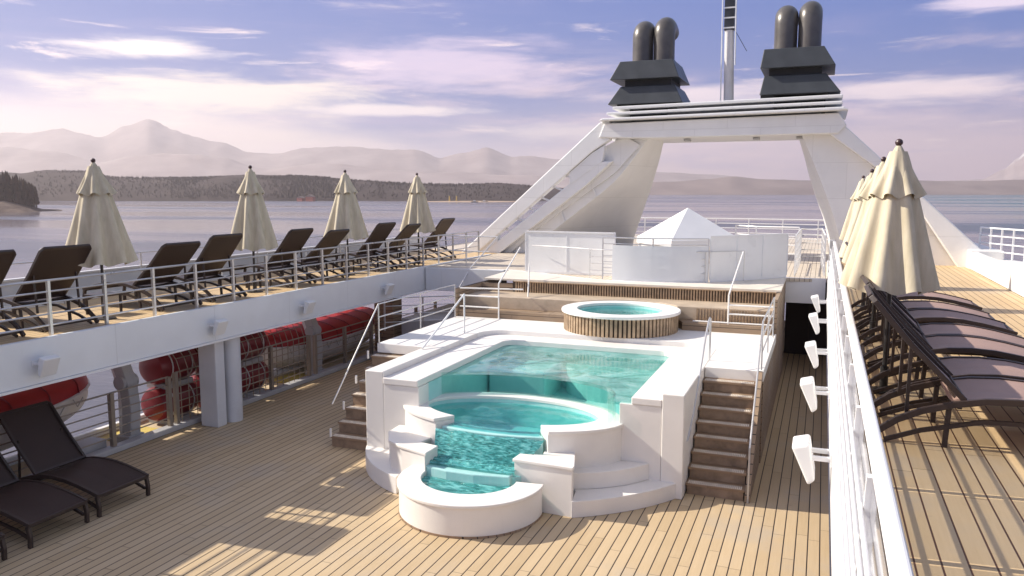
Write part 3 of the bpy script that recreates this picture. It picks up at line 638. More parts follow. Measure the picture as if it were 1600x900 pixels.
t = thing('curved_plinth', 'low curved white plinth at the left front corner of the pool', 'steps', (-7.5, 12.5, 0))
MB().prism(curve_pts((-8.18, 13.1), (-6.72, 11.66), -.22)+[(-6.75, 12.1), (-7.25, 12.9), (-7.7, 12.93)], 0, .32).build('step', 'pool_white', t, bevel=.012)

# platform around the pool
PL = thing('pool_platform', 'raised white platform around the back of the swimming pool', 'platform', (-5, 18.5, 0))
in_edge = [(-2.04, 17.602), (-2.42, 17.602)]+arc(-2.82, 17.65, .4, .4, 0, 90, 6)+arc(-7.1, 17.45, .6, .6, 90, 180, 8)+[(-7.70, 17.402), (-8.10, 17.402)]
MB().prism([(-.93, 15.62), (-.93, 19.9), (-9.3, 19.9), (-9.3, 15.4), (-8.11, 15.4)]+in_edge[::-1]+[(-2.03, 15.62)], 1.62, zp).build('floor', 'cream_white', PL, bevel=.01)
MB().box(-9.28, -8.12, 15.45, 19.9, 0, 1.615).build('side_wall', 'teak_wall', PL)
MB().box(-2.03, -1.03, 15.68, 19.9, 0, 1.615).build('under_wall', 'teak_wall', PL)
# teak stairs
def stairs(t, x0, x1, y0, y1, n, ztop, side=1):
    rise = ztop/n; run = (y1-y0)/(n-1)
    for i in range(n-1):
        z = rise*(i+1); y = y0+run*i
        MB().box(x0, x1, y-.03, y+run+.01, z-.045, z-.002).build('tread', 'teak_stair', t, bevel=.006)
        MB().box(x0+.02, x1-.02, y+.0, y+.025, z-rise, z-.046).build('riser', 'stair_wood', t)
        mb = MB()
        for k in range(30):
            xx = x0+.04+(x1-x0-.08)*k/30
            mb.box(xx, xx+(x1-x0)/30*.55, y-.02, y+.12, z-.002, z+.008)
        mb.build('grip_strip', 'strip', t)
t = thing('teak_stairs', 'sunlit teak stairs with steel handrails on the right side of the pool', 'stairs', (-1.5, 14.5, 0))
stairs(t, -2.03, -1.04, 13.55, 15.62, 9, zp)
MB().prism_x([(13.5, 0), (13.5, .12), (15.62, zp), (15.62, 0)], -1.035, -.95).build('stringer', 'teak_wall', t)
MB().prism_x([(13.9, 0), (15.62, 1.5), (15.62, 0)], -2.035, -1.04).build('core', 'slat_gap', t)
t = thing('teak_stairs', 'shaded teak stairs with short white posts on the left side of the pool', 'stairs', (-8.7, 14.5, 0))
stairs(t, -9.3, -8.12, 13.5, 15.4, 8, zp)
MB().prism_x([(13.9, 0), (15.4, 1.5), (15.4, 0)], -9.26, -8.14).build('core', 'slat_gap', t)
for i in range(4):
    MB().tube([(-9.27, 13.45+.5*i, .22+.45*i), (-9.27, 13.45+.5*i, .22+.45*i+.17)], .025, 8).build('short_post', 'cream_white', t)
# handrails as things
def rail_thing(label, paths, r=.019, mat='steel', loc=None, cat='handrail', name='handrail', group=None):
    loc = loc or paths[0][0]
    t = thing(name, label, cat, loc, group)
    for nm, pts in ((('post' if abs(Vector(p[0]).z-Vector(p[-1]).z) > .6*(Vector(p[0])-Vector(p[-1])).length and len(p) == 2 else 'rail'), p) for p in paths):
        MB().tube(pts, r, 8).build(nm, mat, t, smooth=True)
    return t
rail_thing('steel handrail climbing between the pool kerb and the teak stairs', [
    [(-2.03, 13.6, .95), (-2.03, 14.2, 1.25), (-2.03, 15.6, 2.45), (-2.03, 16.0, 2.68), (-2.03, 16.15, 2.72), (-2.03, 16.25, 2.68)], [(-2.03, 16.25, 2.68), (-2.03, 16.25, zp)], [(-2.03, 13.6, .95), (-2.06, 13.55, .93)]], .021)
rail_thing('steel handrail on the passage side of the teak stairs, reaching down to the deck', [
    [(-.98, 13.5, 0), (-.98, 13.5, .95)], [(-.98, 13.5, .95), (-.98, 15.7, zp+.95), (-.98, 19.4, zp+.95)], [(-.98, 15.7, zp), (-.98, 15.7, zp+.95)], [(-.98, 17.5, zp), (-.98, 17.5, zp+.95)], [(-.98, 19.4, zp), (-.98, 19.4, zp+.95)],
    [(-.98, 15.7, zp+.35), (-.98, 19.4, zp+.35)], [(-.98, 15.7, zp+.65), (-.98, 19.4, zp+.65)]], .017)
rail_thing('thin steel handrail over the shaded left stairs of the pool', [
    [(-9.25, 13.5, .9), (-9.25, 15.4, zp+.9), (-9.25, 19.4, zp+.9)], [(-9.25, 15.4, zp), (-9.25, 15.4, zp+.9)], [(-9.25, 17.4, zp), (-9.25, 17.4, zp+.9)], [(-9.25, 19.4, zp), (-9.25, 19.4, zp+.9)],
    [(-9.25, 15.4, zp+.3), (-9.25, 19.4, zp+.3)], [(-9.25, 15.4, zp+.6), (-9.25, 19.4, zp+.6)]], .016)
rail_thing('white diagonal handrail rising from the left pool kerb', [[(-8.0, 15.1, zp+.02), (-8.0, 17.3, zp+.95)], [(-8.0, 17.3, zp+.95), (-8.0, 17.3, zp)]], .022, 'white_plain')

# benches and slatted back at the end of the platform
B = thing('bench_terrace', 'stepped teak bench terrace with vertical slatted backs behind the hot tub', 'bench', (-5, 20.5, zp))
for i, (y0, z1) in enumerate(((19.66, 2.03), (20.1, 2.36))):
    aa = math.degrees(math.asin((y0-19.3)/1.46))
    MB().prism([(-9.28, y0)]+arc(-4.62, 19.3, 1.52, 1.46, 180-aa, aa, 24)+[(-1.03, y0), (-1.03, 21.3), (-9.28, 21.3)], (zp if i == 0 else 2.032), z1).build('bench_step', 'bench_wood' if i == 1 else 'teak_wall', B, bevel=.01)
MB().box(-8.3, -1.03, 21.31, 21.4, 1.9, 2.68).build('back_board', 'slat_gap', B)
mb = MB()
for k in range(98):
    x = -8.2+k*.0735; mb.box(x, x+.042, 21.26, 21.305, 2.365, 2.655)
o = mb.build('back_slats', 'slat_wood', B)
mb = MB()
for k in range(24):
    x = -2.86+k*.0735; mb.box(x, x+.042, 20.065, 20.098, 2.035, 2.33)
mb.build('front_slats', 'slat_wood', B)
MB().box(-8.25, -1.03, 21.22, 21.305, 2.656, 2.68).build('back_rail', 'slat_wood', B)
MB().box(-9.36, -9.28, 19.6, 23.3, 0, 2.6).build('end_wall', 'teak_wall', B)
MB().box(-9.28, -8.31, 21.32, 21.4, 2.33, 2.6).build('end_panel', 'teak_wall', B)

H = thing('hot_tub', 'round hot tub with cream rim and vertical wooden slats', 'hot tub', (-4.62, 19.3, zp))
hx, hy = -4.62, 19.3
MB().ring(arc(hx, hy, 1.48, 1.42, 0, 360, 72)[:-1], arc(hx, hy, 1.08, 1.03, 0, 360, 72)[:-1], 2.27, 2.345).build('rim', 'cream_white', H, bevel=.02, seg=3)
MB().ring(arc(hx, hy, 1.38, 1.32, 0, 360, 72)[:-1], arc(hx, hy, 1.10, 1.05, 0, 360, 72)[:-1], zp, 2.268).build('wall', 'slat_gap', H)
mb = MB()
for k in range(84):
    a = 2*PI*k/84; c_, s_ = math.cos(a), math.sin(a); x, y = hx+1.4*c_, hy+1.34*s_; w = .032
    vs = [(x-s_*w*q+c_*d, y+c_*w*q+s_*d, z) for z in (zp+.002, 2.266) for q, d in ((-1, -.02), (1, -.02), (1, .022), (-1, .022))]
    mb.add(vs, [(0, 1, 2, 3), (4, 5, 6, 7), (0, 1, 5, 4), (1, 2, 6, 5), (2, 3, 7, 6), (3, 0, 4, 7)])
mb.build('slats', 'slat_wood', H)
MB().prism(arc(hx, hy, 1.1, 1.05, 0, 360, 48)[:-1], 1.86, 1.9).build('tub_floor', 'tile_pool', H)
MB().ring(arc(hx, hy, 1.1, 1.05, 0, 360, 48)[:-1], arc(hx, hy, 1.06, 1.01, 0, 360, 48)[:-1], 1.9, 2.268).build('lining', 'tile_pool', H)
MB().add([(x, y, 2.22) for x, y in arc(hx, hy, 1.07, 1.02, 0, 360, 48)[:-1]], [tuple(range(48))]).build('water', 'basin_water', H)

# stair-like railings from the platform up to the cross deck
rail_thing('left of two tall thin railings rising from the platform to the cross deck', [
    [(-8.05, 19.62, zp), (-8.05, 19.62, 2.78)], [(-8.05, 19.62, 2.78), (-8.3, 21.9, 3.6)], [(-7.5, 20.4, 2.33), (-7.6, 20.8, 3.25)],
    [(-9.2, 19.62, 2.12), (-8.05, 19.62, 2.12)], [(-9.2, 19.62, 2.42), (-8.05, 19.62, 2.42)], [(-9.2, 19.62, 2.62), (-7.45, 19.9, 2.62)]], .021, 'cream_white', name='railing', cat='railing', group='railings from platform to cross deck')
rail_thing('right of two tall thin railings rising from the platform to the cross deck', [
    [(-2.05, 19.75, zp), (-2.05, 19.75, 2.75)], [(-2.05, 19.75, 2.75), (-2.0, 22.6, 3.6)],
    [(-2.05, 19.75, 2.5), (-1.0, 19.75, 2.5)], [(-2.05, 19.75, 2.28), (-1.0, 19.75, 2.28)], [(-2.9, 19.75, 2.06), (-1.0, 19.75, 2.06)]], .021, 'cream_white', name='railing', cat='railing', group='railings from platform to cross deck')
rail_thing('thin top railing along the curved front edge of the cross deck', [
    [(-8.3, 22.95, 3.6), (-7.4, 22.72, 3.6), (-5.9, 21.95, 3.6), (-5.0, 21.82, 3.6), (-3.1, 22.1, 3.6), (-2.0, 22.9, 3.6)]]+
    [[(x, y, UP), (x, y, 3.6)] for x, y in ((-6.2, 22.05), (-2.95, 22.2), (-2.0, 22.95))]+[[(-6.2, 22.05, z), (-5.0, 21.82, z), (-2.95, 22.2, z)] for z in (3.0, 3.2, 3.4)], .012, 'steel', name='railing', cat='railing')

# windbreak panels
def screen(label, pts, n, ztop):
    t = thing('windbreak_panel', label, 'wall panel', (pts[0][0], pts[0][1], UP), 'windbreak panels on the cross deck')
    inn = [(x, y+.06) for x, y in pts]
    MB().ring(pts, inn, UP-.004, ztop, closed=False).build('panel', 'white_plain', t)
    MB().ring([(x, y-.03) for x, y in pts], [(x, y+.09) for x, y in pts], ztop+.002, ztop+.04, closed=False).build('top_rail', 'white', t)
    MB().ring([(x, y-.02) for x, y in pts], [(x, y-.002) for x, y in pts], UP, UP+.07, closed=False).build('skirting', 'white', t)
    for k in range(n+1):
        i = k*(len(pts)-1)//n; x, y = pts[i]
        MB().box(x-.02, x+.02, y-.012, y+.012, UP+.072, ztop).build('seam_post', 'white', t)
def along(a, b, dy=.16, n=12):
    out = []
    for i in range(n+1):
        x = a+(b-a)*i/n
        for (x0, y0), (x1, y1) in zip(front, front[1:]):
            if x0 <= x <= x1+1e-6: out.append((x, y0+(y1-y0)*(x-x0)/(x1-x0)+dy)); break
    return out
screen('plain white windbreak wall panel left on the cross deck', [(-8.55, 23.05), (-7.2, 23.0), (-5.7, 22.95)], 2, 4.0)
screen('plain white windbreak wall panel right on the cross deck, above the teak stairs', along(-2.85, -.93), 3, 4.0)
def railing(name, label, pts, z0, h, nb, step, mat, r=.018, pr=.024, group=None, posts=True):
    t = thing(name, label, 'railing', (pts[0][0], pts[0][1], z0), group)
    for k in range(nb):
        z = z0+h*(k+1)/nb
        MB().tube([(x, y, z) for x, y in pts], (r if k < nb-1 else r*1.35), 8).build('rail', mat, t, smooth=True)
    if posts:
        for i in range(len(pts)-1):
            L = math.dist(pts[i], pts[i+1]); n = max(1, round(L/step))
            for j in range(n+(1 if i == len(pts)-2 else 0)):
                f = j/n; x = pts[i][0]+(pts[i+1][0]-pts[i][0])*f; y = pts[i][1]+(pts[i+1][1]-pts[i][1])*f
                MB().box(x-pr, x+pr, y-pr, y+pr, z0, z0+h).build('post', mat, t)
    return t
mid = [(-5.68, 22.9)]+along(-5.5, -2.9, .14, 8)
t = thing('frosted_screen', 'low frosted glass screen between the two white windbreak panels', 'screen', (mid[0][0], mid[0][1], UP))
MB().ring(mid, [(x, y+.015) for x, y in mid], UP+.02, UP+1.0, closed=False).build('pane', 'frost', t, smooth=True)
MB().ring([(x, y-.01) for x, y in mid], [(x, y+.025) for x, y in mid], UP-.004, UP+.018, closed=False).build('channel', 'white', t)
railing('railing', 'steel railing between the two white windbreak panels', along(-5.8, -2.9, .19, 2), UP, 1.2, 7, 1.5, 'steel', .014, .018)
railing('railing', 'white railing round the stairwell at the right end of the cross deck', [(-.72, 25.0), (-.68, 29.5), (.0, 29.8), (.1, 25.3)], UP, 1.2, 5, .9, 'white_plain', .018, .022)
railing('railing', 'white railing across the stern behind the canopy', [(-12, 40), (-5, 41), (3, 40)], UP, 1.15, 5, 1.6, 'white_plain', .02, .025)
railing('railing', 'white curved railing right of the canopy, leading to the stairwell', [(-3.0, 30.5), (-2.2, 29.6), (-.75, 29.4)], UP, 1.25, 4, 1.2, 'white_plain', .02, .025)

# canopy tent
t = thing('canopy_tent', 'white pyramid canopy with walls standing on the aft cross deck', 'canopy', (-4.25, 26.9, UP))
cx, cy = -4.21, 26.9
def rot(x, y, a=R_(38)): return (cx+x*math.cos(a)-y*math.sin(a), cy+x*math.sin(a)+y*math.cos(a))
q4 = [(-1.25, -1.25), (1.25, -1.25), (1.25, 1.25), (-1.25, 1.25)]
MB().add([(*rot(x, y), 3.70) for x, y in q4]+[(cx, cy, 4.71)]+[(*rot(x, y), 3.50) for x, y in q4],
    [(0, 1, 4), (1, 2, 4), (2, 3, 4), (3, 0, 4), (0, 1, 6, 5), (1, 2, 7, 6), (2, 3, 8, 7), (3, 0, 5, 8), (5, 6, 7, 8)]).build('roof', 'white_plain', t)
MB().prism([rot(-1.15, 1.1), rot(1.15, 1.1), rot(1.15, 1.16), rot(-1.15, 1.16)], UP, 3.495).build('wall_panel', 'white_plain', t)
MB().prism([rot(-1.15, -1.1), rot(-1.15, 1.09), rot(-1.09, 1.09), rot(-1.09, -1.1)], UP, 3.495).build('wall_panel', 'white_plain', t)
for sx in (-1.18, 1.18):
    for sy in (-1.18, 1.18):
        px_, py_ = rot(sx, sy); MB().tube([(px_, py_, UP), (px_, py_, 3.498)], .04, 8).build('post', 'white', t)
t = thing('aft_bar_counter', 'low counter with tan top behind the railing between the windbreak panels', 'counter', (-3.7, 24.5, UP))
MB().box(-4.3, -3.1, 24.3, 24.8, UP, 3.1).build('body', 'white', t, bevel=.02); MB().box(-4.36, -3.04, 24.24, 24.86, 3.102, 3.15).build('top', 'slat_wood', t, bevel=.01)

# ------------------------------------------------------------------ the arch with funnels and mast
A = thing('funnel_arch', 'huge white arch spanning the ship with sweeping legs', 'arch', (-4, 32, UP))
def plate(poly, y0, y1, name, mat='arch_white', bevel=.04): return MB().prism_y(poly, y0, y1).build(name, mat, A, bevel=bevel)
# left outer arm and ladder arm
plate([(-14.45, 2.3), (-13.75, 2.3), (-8.4, 6.75), (-7.7, 7.2), (-7.7, 7.95), (-8.1, 7.85)], 29.9, 30.35, 'outer_arm')
plate([(-13.35, 2.5), (-12.6, 2.5), (-8.6, 5.5), (-7.6, 6.4), (-8.2, 6.38)], 30.0, 30.35, 'ladder_arm')
for k in range(8):
    f = (k+1.2)/9.5; x = -13.35+f*5.0; z = 2.75+f*4.0
    MB().bar([(x-.1, 30.17, z+.13), (x+.62, 30.17, z-.13)], .12, .06).build('rung', 'white', A)
# inner leg left: loft between a front curve and a rear curve, with thickness outwards
def leg(front_c, rear_c, yf, yr, out_front, out_rear, name):
    n = len(front_c); vs = []
    for i in range(n): vs.append((front_c[i][0], yf[i], front_c[i][1]))
    for i in range(n): vs.append((rear_c[i][0], yr[i], rear_c[i][1]))
    for i in range(n): vs.append((out_rear[i][0], yr[i], out_rear[i][1]))
    for i in range(n): vs.append((out_front[i][0], yf[i], out_front[i][1]))
    fs = [(k*n+i, k*n+i+1, ((k+1) % 4)*n+i+1, ((k+1) % 4)*n+i) for k in range(4) for i in range(n-1)]
    fs += [(0, n, 2*n, 3*n), (n-1, 2*n-1, 3*n-1, 4*n-1)]
    return MB().add(vs, fs).build(name, 'arch_white', A, smooth=True)
def resample(pts, n=16):
    L = [0]
    for a, b in zip(pts, pts[1:]): L.append(L[-1]+math.dist(a, b))
    out = []
    for i in range(n+1):
        s = L[-1]*i/n
        for k in range(len(pts)-1):
            if L[k] <= s <= L[k+1]+1e-9:
                f = (s-L[k])/(L[k+1]-L[k]); out.append((pts[k][0]+(pts[k+1][0]-pts[k][0])*f, pts[k][1]+(pts[k+1][1]-pts[k][1])*f)); break
    return out
fc = resample([(-6.3, 7.3), (-6.9, 6.5), (-7.5, 5.74), (-8.1, 5.22), (-8.77, 4.72), (-9.5, 4.15), (-10.27, 3.56), (-11.5, 2.7)])
rc = resample([(-6.05, 7.3), (-6.35, 6.5), (-6.75, 5.6), (-7.1, 4.9), (-7.5, 4.1), (-7.95, 3.2), (-8.1, 2.7)])
of = resample([(-7.4, 7.6), (-7.8, 6.9), (-9.17, 5.72), (-10.8, 4.45), (-12.56, 3.15), (-13.2, 2.7)])
orr = resample([(-6.9, 7.3), (-7.4, 6.2), (-8.3, 5), (-8.9, 4), (-9.2, 3.2), (-9.4, 2.7)])
yf = [30.5]*17; yr = [32.2+3.8*(i/16) for i in range(17)]
leg(fc, rc, yf, yr, of, orr, 'inner_leg')
plate([(-13.75, 2.35), (-12.35, 3.52), (-12.35, 3.22), (-13.4, 2.45)], 29.98, 30.3, 'web', bevel=0)
plate([(-9.3, 5.98), (-8.4, 6.72), (-7.9, 7.0), (-8.0, 6.4), (-9.3, 5.5)], 29.98, 30.3, 'web', bevel=0)
plate([(-13.3, 2.5), (-8.2, 6.3), (-7.95, 7.0), (-7.2, 7.35), (-6.62, 7.0), (-7.6, 5.95), (-9.1, 4.92), (-10.8, 3.72), (-12.2, 2.5)], 30.37, 30.45, 'leg_plate', bevel=0)
# rib seams on the left leg panels
for (x0, z0, x1, z1) in ((-8.75, 6.02, -8.35, 5.05), (-10.0, 5.05, -9.65, 4.06), (-11.2, 4.1, -10.95, 3.1), (-12.3, 3.3, -12.1, 2.72)):
    MB().bar([(x0, 30.46, z0), (x1, 30.46, z1)], .06, .06).build('rib', 'white', A)
# right leg
plate([(.3, 7.95), (.55, 7.5), (2.9, 5.25), (4.9, 3.35), (5.9, 2.3), (4.55, 2.3), (3.0, 4.62), (1.6, 6.05), (.1, 7.2)], 29.9, 31.2, 'outer_arm')
fcR = resample([(-.85, 7.3), (-.5, 6.5), (-.24, 5.89), (.1, 5.05), (.4, 4.23), (.62, 3.4), (.85, 2.4)])
rcR = resample([(-1.0, 7.3), (-.75, 6.5), (-.6, 5.9), (-.3, 5), (0, 4.2), (.2, 3.4), (.4, 2.4)])
ofR = resample([(.3, 7.25), (1.2, 6.4), (2.1, 5.55), (3.0, 4.6), (3.8, 3.6), (4.7, 2.4)])
orR = resample([(0, 7.3), (.8, 6.2), (1.5, 5.2), (2, 4.4), (2.6, 3.4), (3.2, 2.4)])
leg(fcR, rcR, [30.35]*17, yr, ofR, orR, 'inner_leg')
for x, z in ((-6.6, 7.28), (-4.9, 7.21), (-2.4, 7.21), (-.9, 7.21)): MB().box(x-.12, x+.12, 30.6, 30.9, z-.09, z-.003).build('downlight', 'grey_paint', A, bevel=.02)
MB().prism_y([(-9.55, 4.62), (-9.05, 4.98), (-8.8, 5.3), (-9.3, 5.0)], 30.44, 30.5).build('hatch', 'white', A)
# crossbeam and slatted trays
def plate2(p, y0, y1, nm, bv=.03): return plate(p, y0, y1, nm, bevel=bv)
plate([(-8.1, 7.28), (-6.2, 7.22), (-1.0, 7.22), (.35, 7.22), (.62, 7.5), (.35, 7.92), (-7.9, 7.80)], 29.8, 33.2, 'cross_beam')
plate2([(-8.05, 7.88), (.65, 7.98), (.5, 8.09), (-7.9, 7.97)], 29.5, 33.6, 'tray')
plate2([(-7.75, 8.10), (.45, 8.20), (.45, 8.30), (-7.75, 8.19)], 29.6, 33.4, 'tray')
plate2([(-7.55, 8.30), (.45, 8.42), (.45, 8.53), (-7.55, 8.41)], 29.7, 33.2, 'tray')
MB().box(-7.0, -5.6, 30.2, 32.9, 7.97, 8.62).build('tray_core', 'funnel_black', A)
MB().box(-1.8, -.1, 30.2, 32.9, 7.97, 8.62).build('tray_core', 'funnel_black', A)
MB().box(-5.6, -1.8, 30.4, 32.7, 7.95, 8.38).build('tray_core', 'white', A)
def frustum(mb, x0, x1, y0, y1, z0, z1, dx0, dx1, dy):
    return mb.add([(x0-dx0, y0-dy, z0), (x1+dx1, y0-dy, z0), (x1+dx1, y1+dy, z0), (x0-dx0, y1+dy, z0), (x0, y0, z1), (x1, y0, z1), (x1, y1, z1), (x0, y1, z1)],
                  [(3, 2, 1, 0), (4, 5, 6, 7), (0, 1, 5, 4), (1, 2, 6, 5), (2, 3, 7, 6), (3, 0, 4, 7)])
def stack(label, cx, zb, pz, l0, l1):
    t = thing('funnel', label, 'funnel', (cx, 31.5, zb), 'twin-pipe black funnels on the arch')
    y0, y1 = 30.3, 32.6; hw = 1.0
    frustum(MB(), cx-hw-.06, cx+hw, y0, y1, zb+.1, zb+.78, l0, l1, .28).build('louvre_hood', 'funnel_grey', t, bevel=.02)
    frustum(MB(), cx-hw-.1, cx+hw-.1, y0+.05, y1-.1, zb+1.02, zb+1.72, l0*.8, l1*.8, .26).build('louvre_hood', 'funnel_grey', t, bevel=.02)
    MB().box(cx-hw*.9, cx+hw*.85, y0+.1, y1-.2, zb+.781, zb+1.02).build('neck', 'funnel_black', t)
    MB().box(cx-hw-.15, cx+hw+.1, y0-.1, y1, zb-.1, zb+.099).build('base', 'funnel_black', t)
    for s in (-1, 1):
        x = cx-.02+s*.41; h = pz+(.12 if s > 0 else 0)
        hz_ = zb+1.7+h*.72; pts = [(x, 31.3, zb+1.7), (x, 31.3, hz_)]+[(x, 31.3+.40*(1-math.cos(a)), hz_+.34*math.sin(a)) for a in [R_(q) for q in range(10, 100, 10)]]+[(x, 31.9, hz_+.32), (x, 32.2, hz_+.22)]
        MB().tube(pts, .40, 28).build('exhaust_pipe', 'pipe_grey', t, smooth=True)
        MB().tube([(x, 31.3, zb+1.721), (x, 31.3, zb+1.8)], .43, 28).build('collar', 'funnel_grey', t, smooth=True)
stack('left black funnel with two curved exhaust pipes', -6.35, 8.42, 1.35, .42, .35)
stack('right black funnel with two curved exhaust pipes, right of the mast', -1.12, 8.55, 1.4, .12, .5)
t = thing('mast', 'tall white mast with ladder between the two funnels', 'mast', (-3.5, 31.4, 8.3))
MB().tube([(-3.5, 31.4, 8.2), (-3.56, 31.4, 11.2)], .19, 12, .17).build('pole', 'grey_mast' if 'grey_mast' in G else 'hull_white', t, smooth=True)
MB().box(-3.74, -3.38, 31.25, 31.55, 11.2, 13.6).build('upper_section', 'funnel_grey', t)
for z in [11.25+.36*i for i in range(7)]: MB().box(-3.76, -3.36, 31.2, 31.24, z, z+.05).build('ladder_rung', 'white_plain', t)
for x in (-3.80, -3.32): MB().tube([(x+.02, 31.2, 8.6 if x < -3.5 else 9.9), (x-.02, 31.2, 13.8)], .022, 6).build('ladder_rail', 'white_plain', t)
MB().tube([(-3.3, 31.3, 11.1), (-2.9, 31.3, 10.4)], .012, 6).build('stay', 'funnel_grey', t)

# ------------------------------------------------------------------ outboard bulwarks, deck railings
t = thing('bulwark', 'white solid bulwark on the outboard edge of the right deck', 'bulwark', (4.6, 25, UP))
MB().box(4.5, 4.75, 14, 29.45, UP, UP+.55).build('wall', 'cream_white', t, bevel=.03)
MB().prism([(4.5, 29.5), (5.5, 29.5), (5.3, 36), (4.5, 36)], 2.0, UP+.6).build('step_block', 'cream_white', t, bevel=.05)
railing('railing', 'white railing on the outboard side of the right deck beyond the arch', [(4.95, 30.6), (6.3, 27.5), (6.8, 22)], UP+.3, 1.0, 4, .55, 'white_plain', .022, .025)
t = thing('side_platform', 'white outer ledge beyond the right bulwark', 'ledge', (5.8, 26, UP))
MB().prism([(4.76, 18), (7.0, 18), (7.0, 24), (6.5, 28), (5.0, 31.4), (4.76, 31.4)], 1.9, UP+.3).build('slab', 'cream_white', t, bevel=.03)
t = thing('glass_windscreen', 'tinted glass windscreen along the outboard edge of the left sun deck', 'windscreen', (-15.95, 15, UP))
for k in range(14): MB().box(-15.96, -15.93, 2+2*k+.03, 4+2*k-.03, UP+.1, UP+.62).build('pane', 'wind_glass', t)
for k in range(15): MB().box(-15.98, -15.91, 1.98+2*k, 2.02+2*k, UP, UP+.64).build('post', 'white', t)
MB().box(-16.0, -15.9, 2, 30, UP+.621, UP+.66).build('top_rail', 'white', t); MB().box(-16.02, -15.88, 2, 30, UP, UP+.099).build('kerb', 'white', t)
railing('railing', 'pale steel railing along the inboard edge of the left sun deck', [(-12.45, 4), (-12.45, 28.3)], UP, .97, 5, 1.15, 'steel', .017, .026)
railing('railing', 'thin outboard railing behind the windscreen of the left sun deck', [(-15.7, 4), (-15.7, 28)], UP, 1.0, 3, 2.2, 'steel', .012, .016)
rail_thing('bent steel handrail at the aft end of the left sun deck', [[(-12.3, 24.5, UP), (-12.3, 24.5, UP+1.0)], [(-12.3, 24.5, UP+1.0), (-10.0, 24.3, UP+1.0)], [(-10.0, 24.3, UP+1.0), (-10.6, 23.4, UP+.02), (-10.9, 22.8, 1.9)], [(-11.2, 24.4, UP), (-11.2, 24.4, UP+1.0)], [(-12.3, 24.5, UP+.5), (-10.3, 24.3, UP+.5)]], .02)

# right rail: leaning balusters over a glossy panel, flat handrail
t = thing('parapet_rail', 'glossy white leaning parapet rail running away along the inner edge of the right deck', 'railing', (.3, 15, UP))
def lean(z): return .25+(z-UP)*.045
for k in range(18):
    y = -1.35+k*1.42
    MB().add([(lean(z), yy, z) for z, yy in ((2.86, y+.05), (2.86, y+1.37), (3.76, y+1.37), (3.76, y+.05))], [(0, 1, 2, 3)]).build('glass_pane', 'rail_glass', t)
    MB().prism_y([(lean(2.80)-.03, 2.80), (lean(2.80)+.03, 2.80), (lean(3.8)+.03, 3.80), (lean(3.8)-.03, 3.80)], y-.03, y+.03).build('post', 'white', t)
for z in (2.95, 3.12, 3.29, 3.46, 3.63):
    MB().tube([(lean(z)-.045, -1.4, z), (lean(z)-.045, 24.2, z)], .013, 8).build('rail', 'white', t, smooth=True)
MB().prism_y([(lean(3.84)-.01, 3.802), (lean(3.84)+.075, 3.802), (lean(3.84)+.075, 3.85), (lean(3.84)-.01, 3.85)], -1.4, 24.25).build('handrail', 'white_plain', t, bevel=.02, seg=3)
MB().box(.2, .36, 24.2, 24.45, 2.8, 3.88).build('end_post', 'grey_paint', t, bevel=.02)

# floodlights
def flood(label, group):
    t = thing('floodlight', label, 'floodlight', (0, 0, 0), group)
    MB().add([(-.40, -.02, .12), (-.22, -.02, .17), (-.15, -.02, -.22), (-.22, -.02, -.28), (-.40, .38, .12), (-.22, .38, .17), (-.15, .38, -.22), (-.22, .38, -.28)],
             [(0, 1, 2, 3), (7, 6, 5, 4), (0, 4, 5, 1), (1, 5, 6, 2), (2, 6, 7, 3), (3, 7, 4, 0)]).build('housing', 'white_plain', t, bevel=.03, seg=3)
    for y in (.03, .30): MB().box(-.21, 0, y, y+.04, -.02, .03).build('bracket', 'white', t, bevel=.006)
    MB().box(-.02, .0, 0, .38, -.06, .07).build('mounting_plate', 'white', t)
    return t
fl = flood('white floodlight on the right deck edge, the nearest of the row', 'floodlights on the right deck edge')
fl.location = (.193, 8.5, 2.5)
for y, lab in ((11.4, 'white floodlight on the right deck edge, second from the viewer'), (14.3, 'white floodlight on the right deck edge, middle of the five'), (17.8, 'white floodlight on the right deck edge, fourth and beside the pool platform'), (21.0, 'white floodlight on the right deck edge, the farthest, by the dark passage mouth')):
    dup(fl, (.193, y, 2.5), 0, lab)
for i, (y, lab) in enumerate(((9.3, 'pale floodlight on the left fascia above the nearest lifeboat'), (13.4, 'pale floodlight on the left fascia left of the columns'), (16.6, 'pale floodlight on the left fascia above the second lifeboat'), (20.6, 'pale floodlight on the left fascia above the brown pillar'), (24.6, 'pale floodlight on the left fascia, the farthest of its row'))):
    dup(fl, (-12.22, y+.2, 2.38), PI, lab, 'floodlights on the left fascia', sc=.8)

# ------------------------------------------------------------------ left lower side: columns, rails, boats
t = thing('column', 'square grey white column holding up the left sun deck', 'column', (-12.55, 13.9, 0), 'columns under the left deck')
MB().box(-12.86, -12.38, 13.66, 13.95, 0, 1.973).build('shaft', 'column_grey', t, bevel=.02)
t = thing('column', 'rounded grey white column just behind the square one', 'column', (-12.5, 14.3, 0), 'columns under the left deck')
MB().tube([(-12.5, 14.3, 0), (-12.5, 14.3, 1.973)], .21, 24).build('shaft', 'column_grey', t, smooth=True)
t = thing('pillar', 'brown panelled pillar under the far end of the left sun deck', 'pillar', (-13.1, 22.5, 0))
MB().box(-13.5, -12.8, 22.2, 22.8, 0, 2.25).build('shaft', 'pillar_brown' if 'pillar_brown' in G else 'teak_wall', t, bevel=.02)
t = thing('deck_kerb', 'low grey kerb along the left edge of the lower deck', 'kerb', (-13.1, 14, 0))
MB().box(-13.32, -13.08, 2, 27, 0, .12).build('kerb', 'grey_paint', t, bevel=.02)
railing('railing', 'bronze grey railing on the left edge of the lower deck behind the loungers', [(-13.2, 4), (-13.2, 13.1)], .12, 1.1, 6, 1.45, 'bronze', .014, .045)
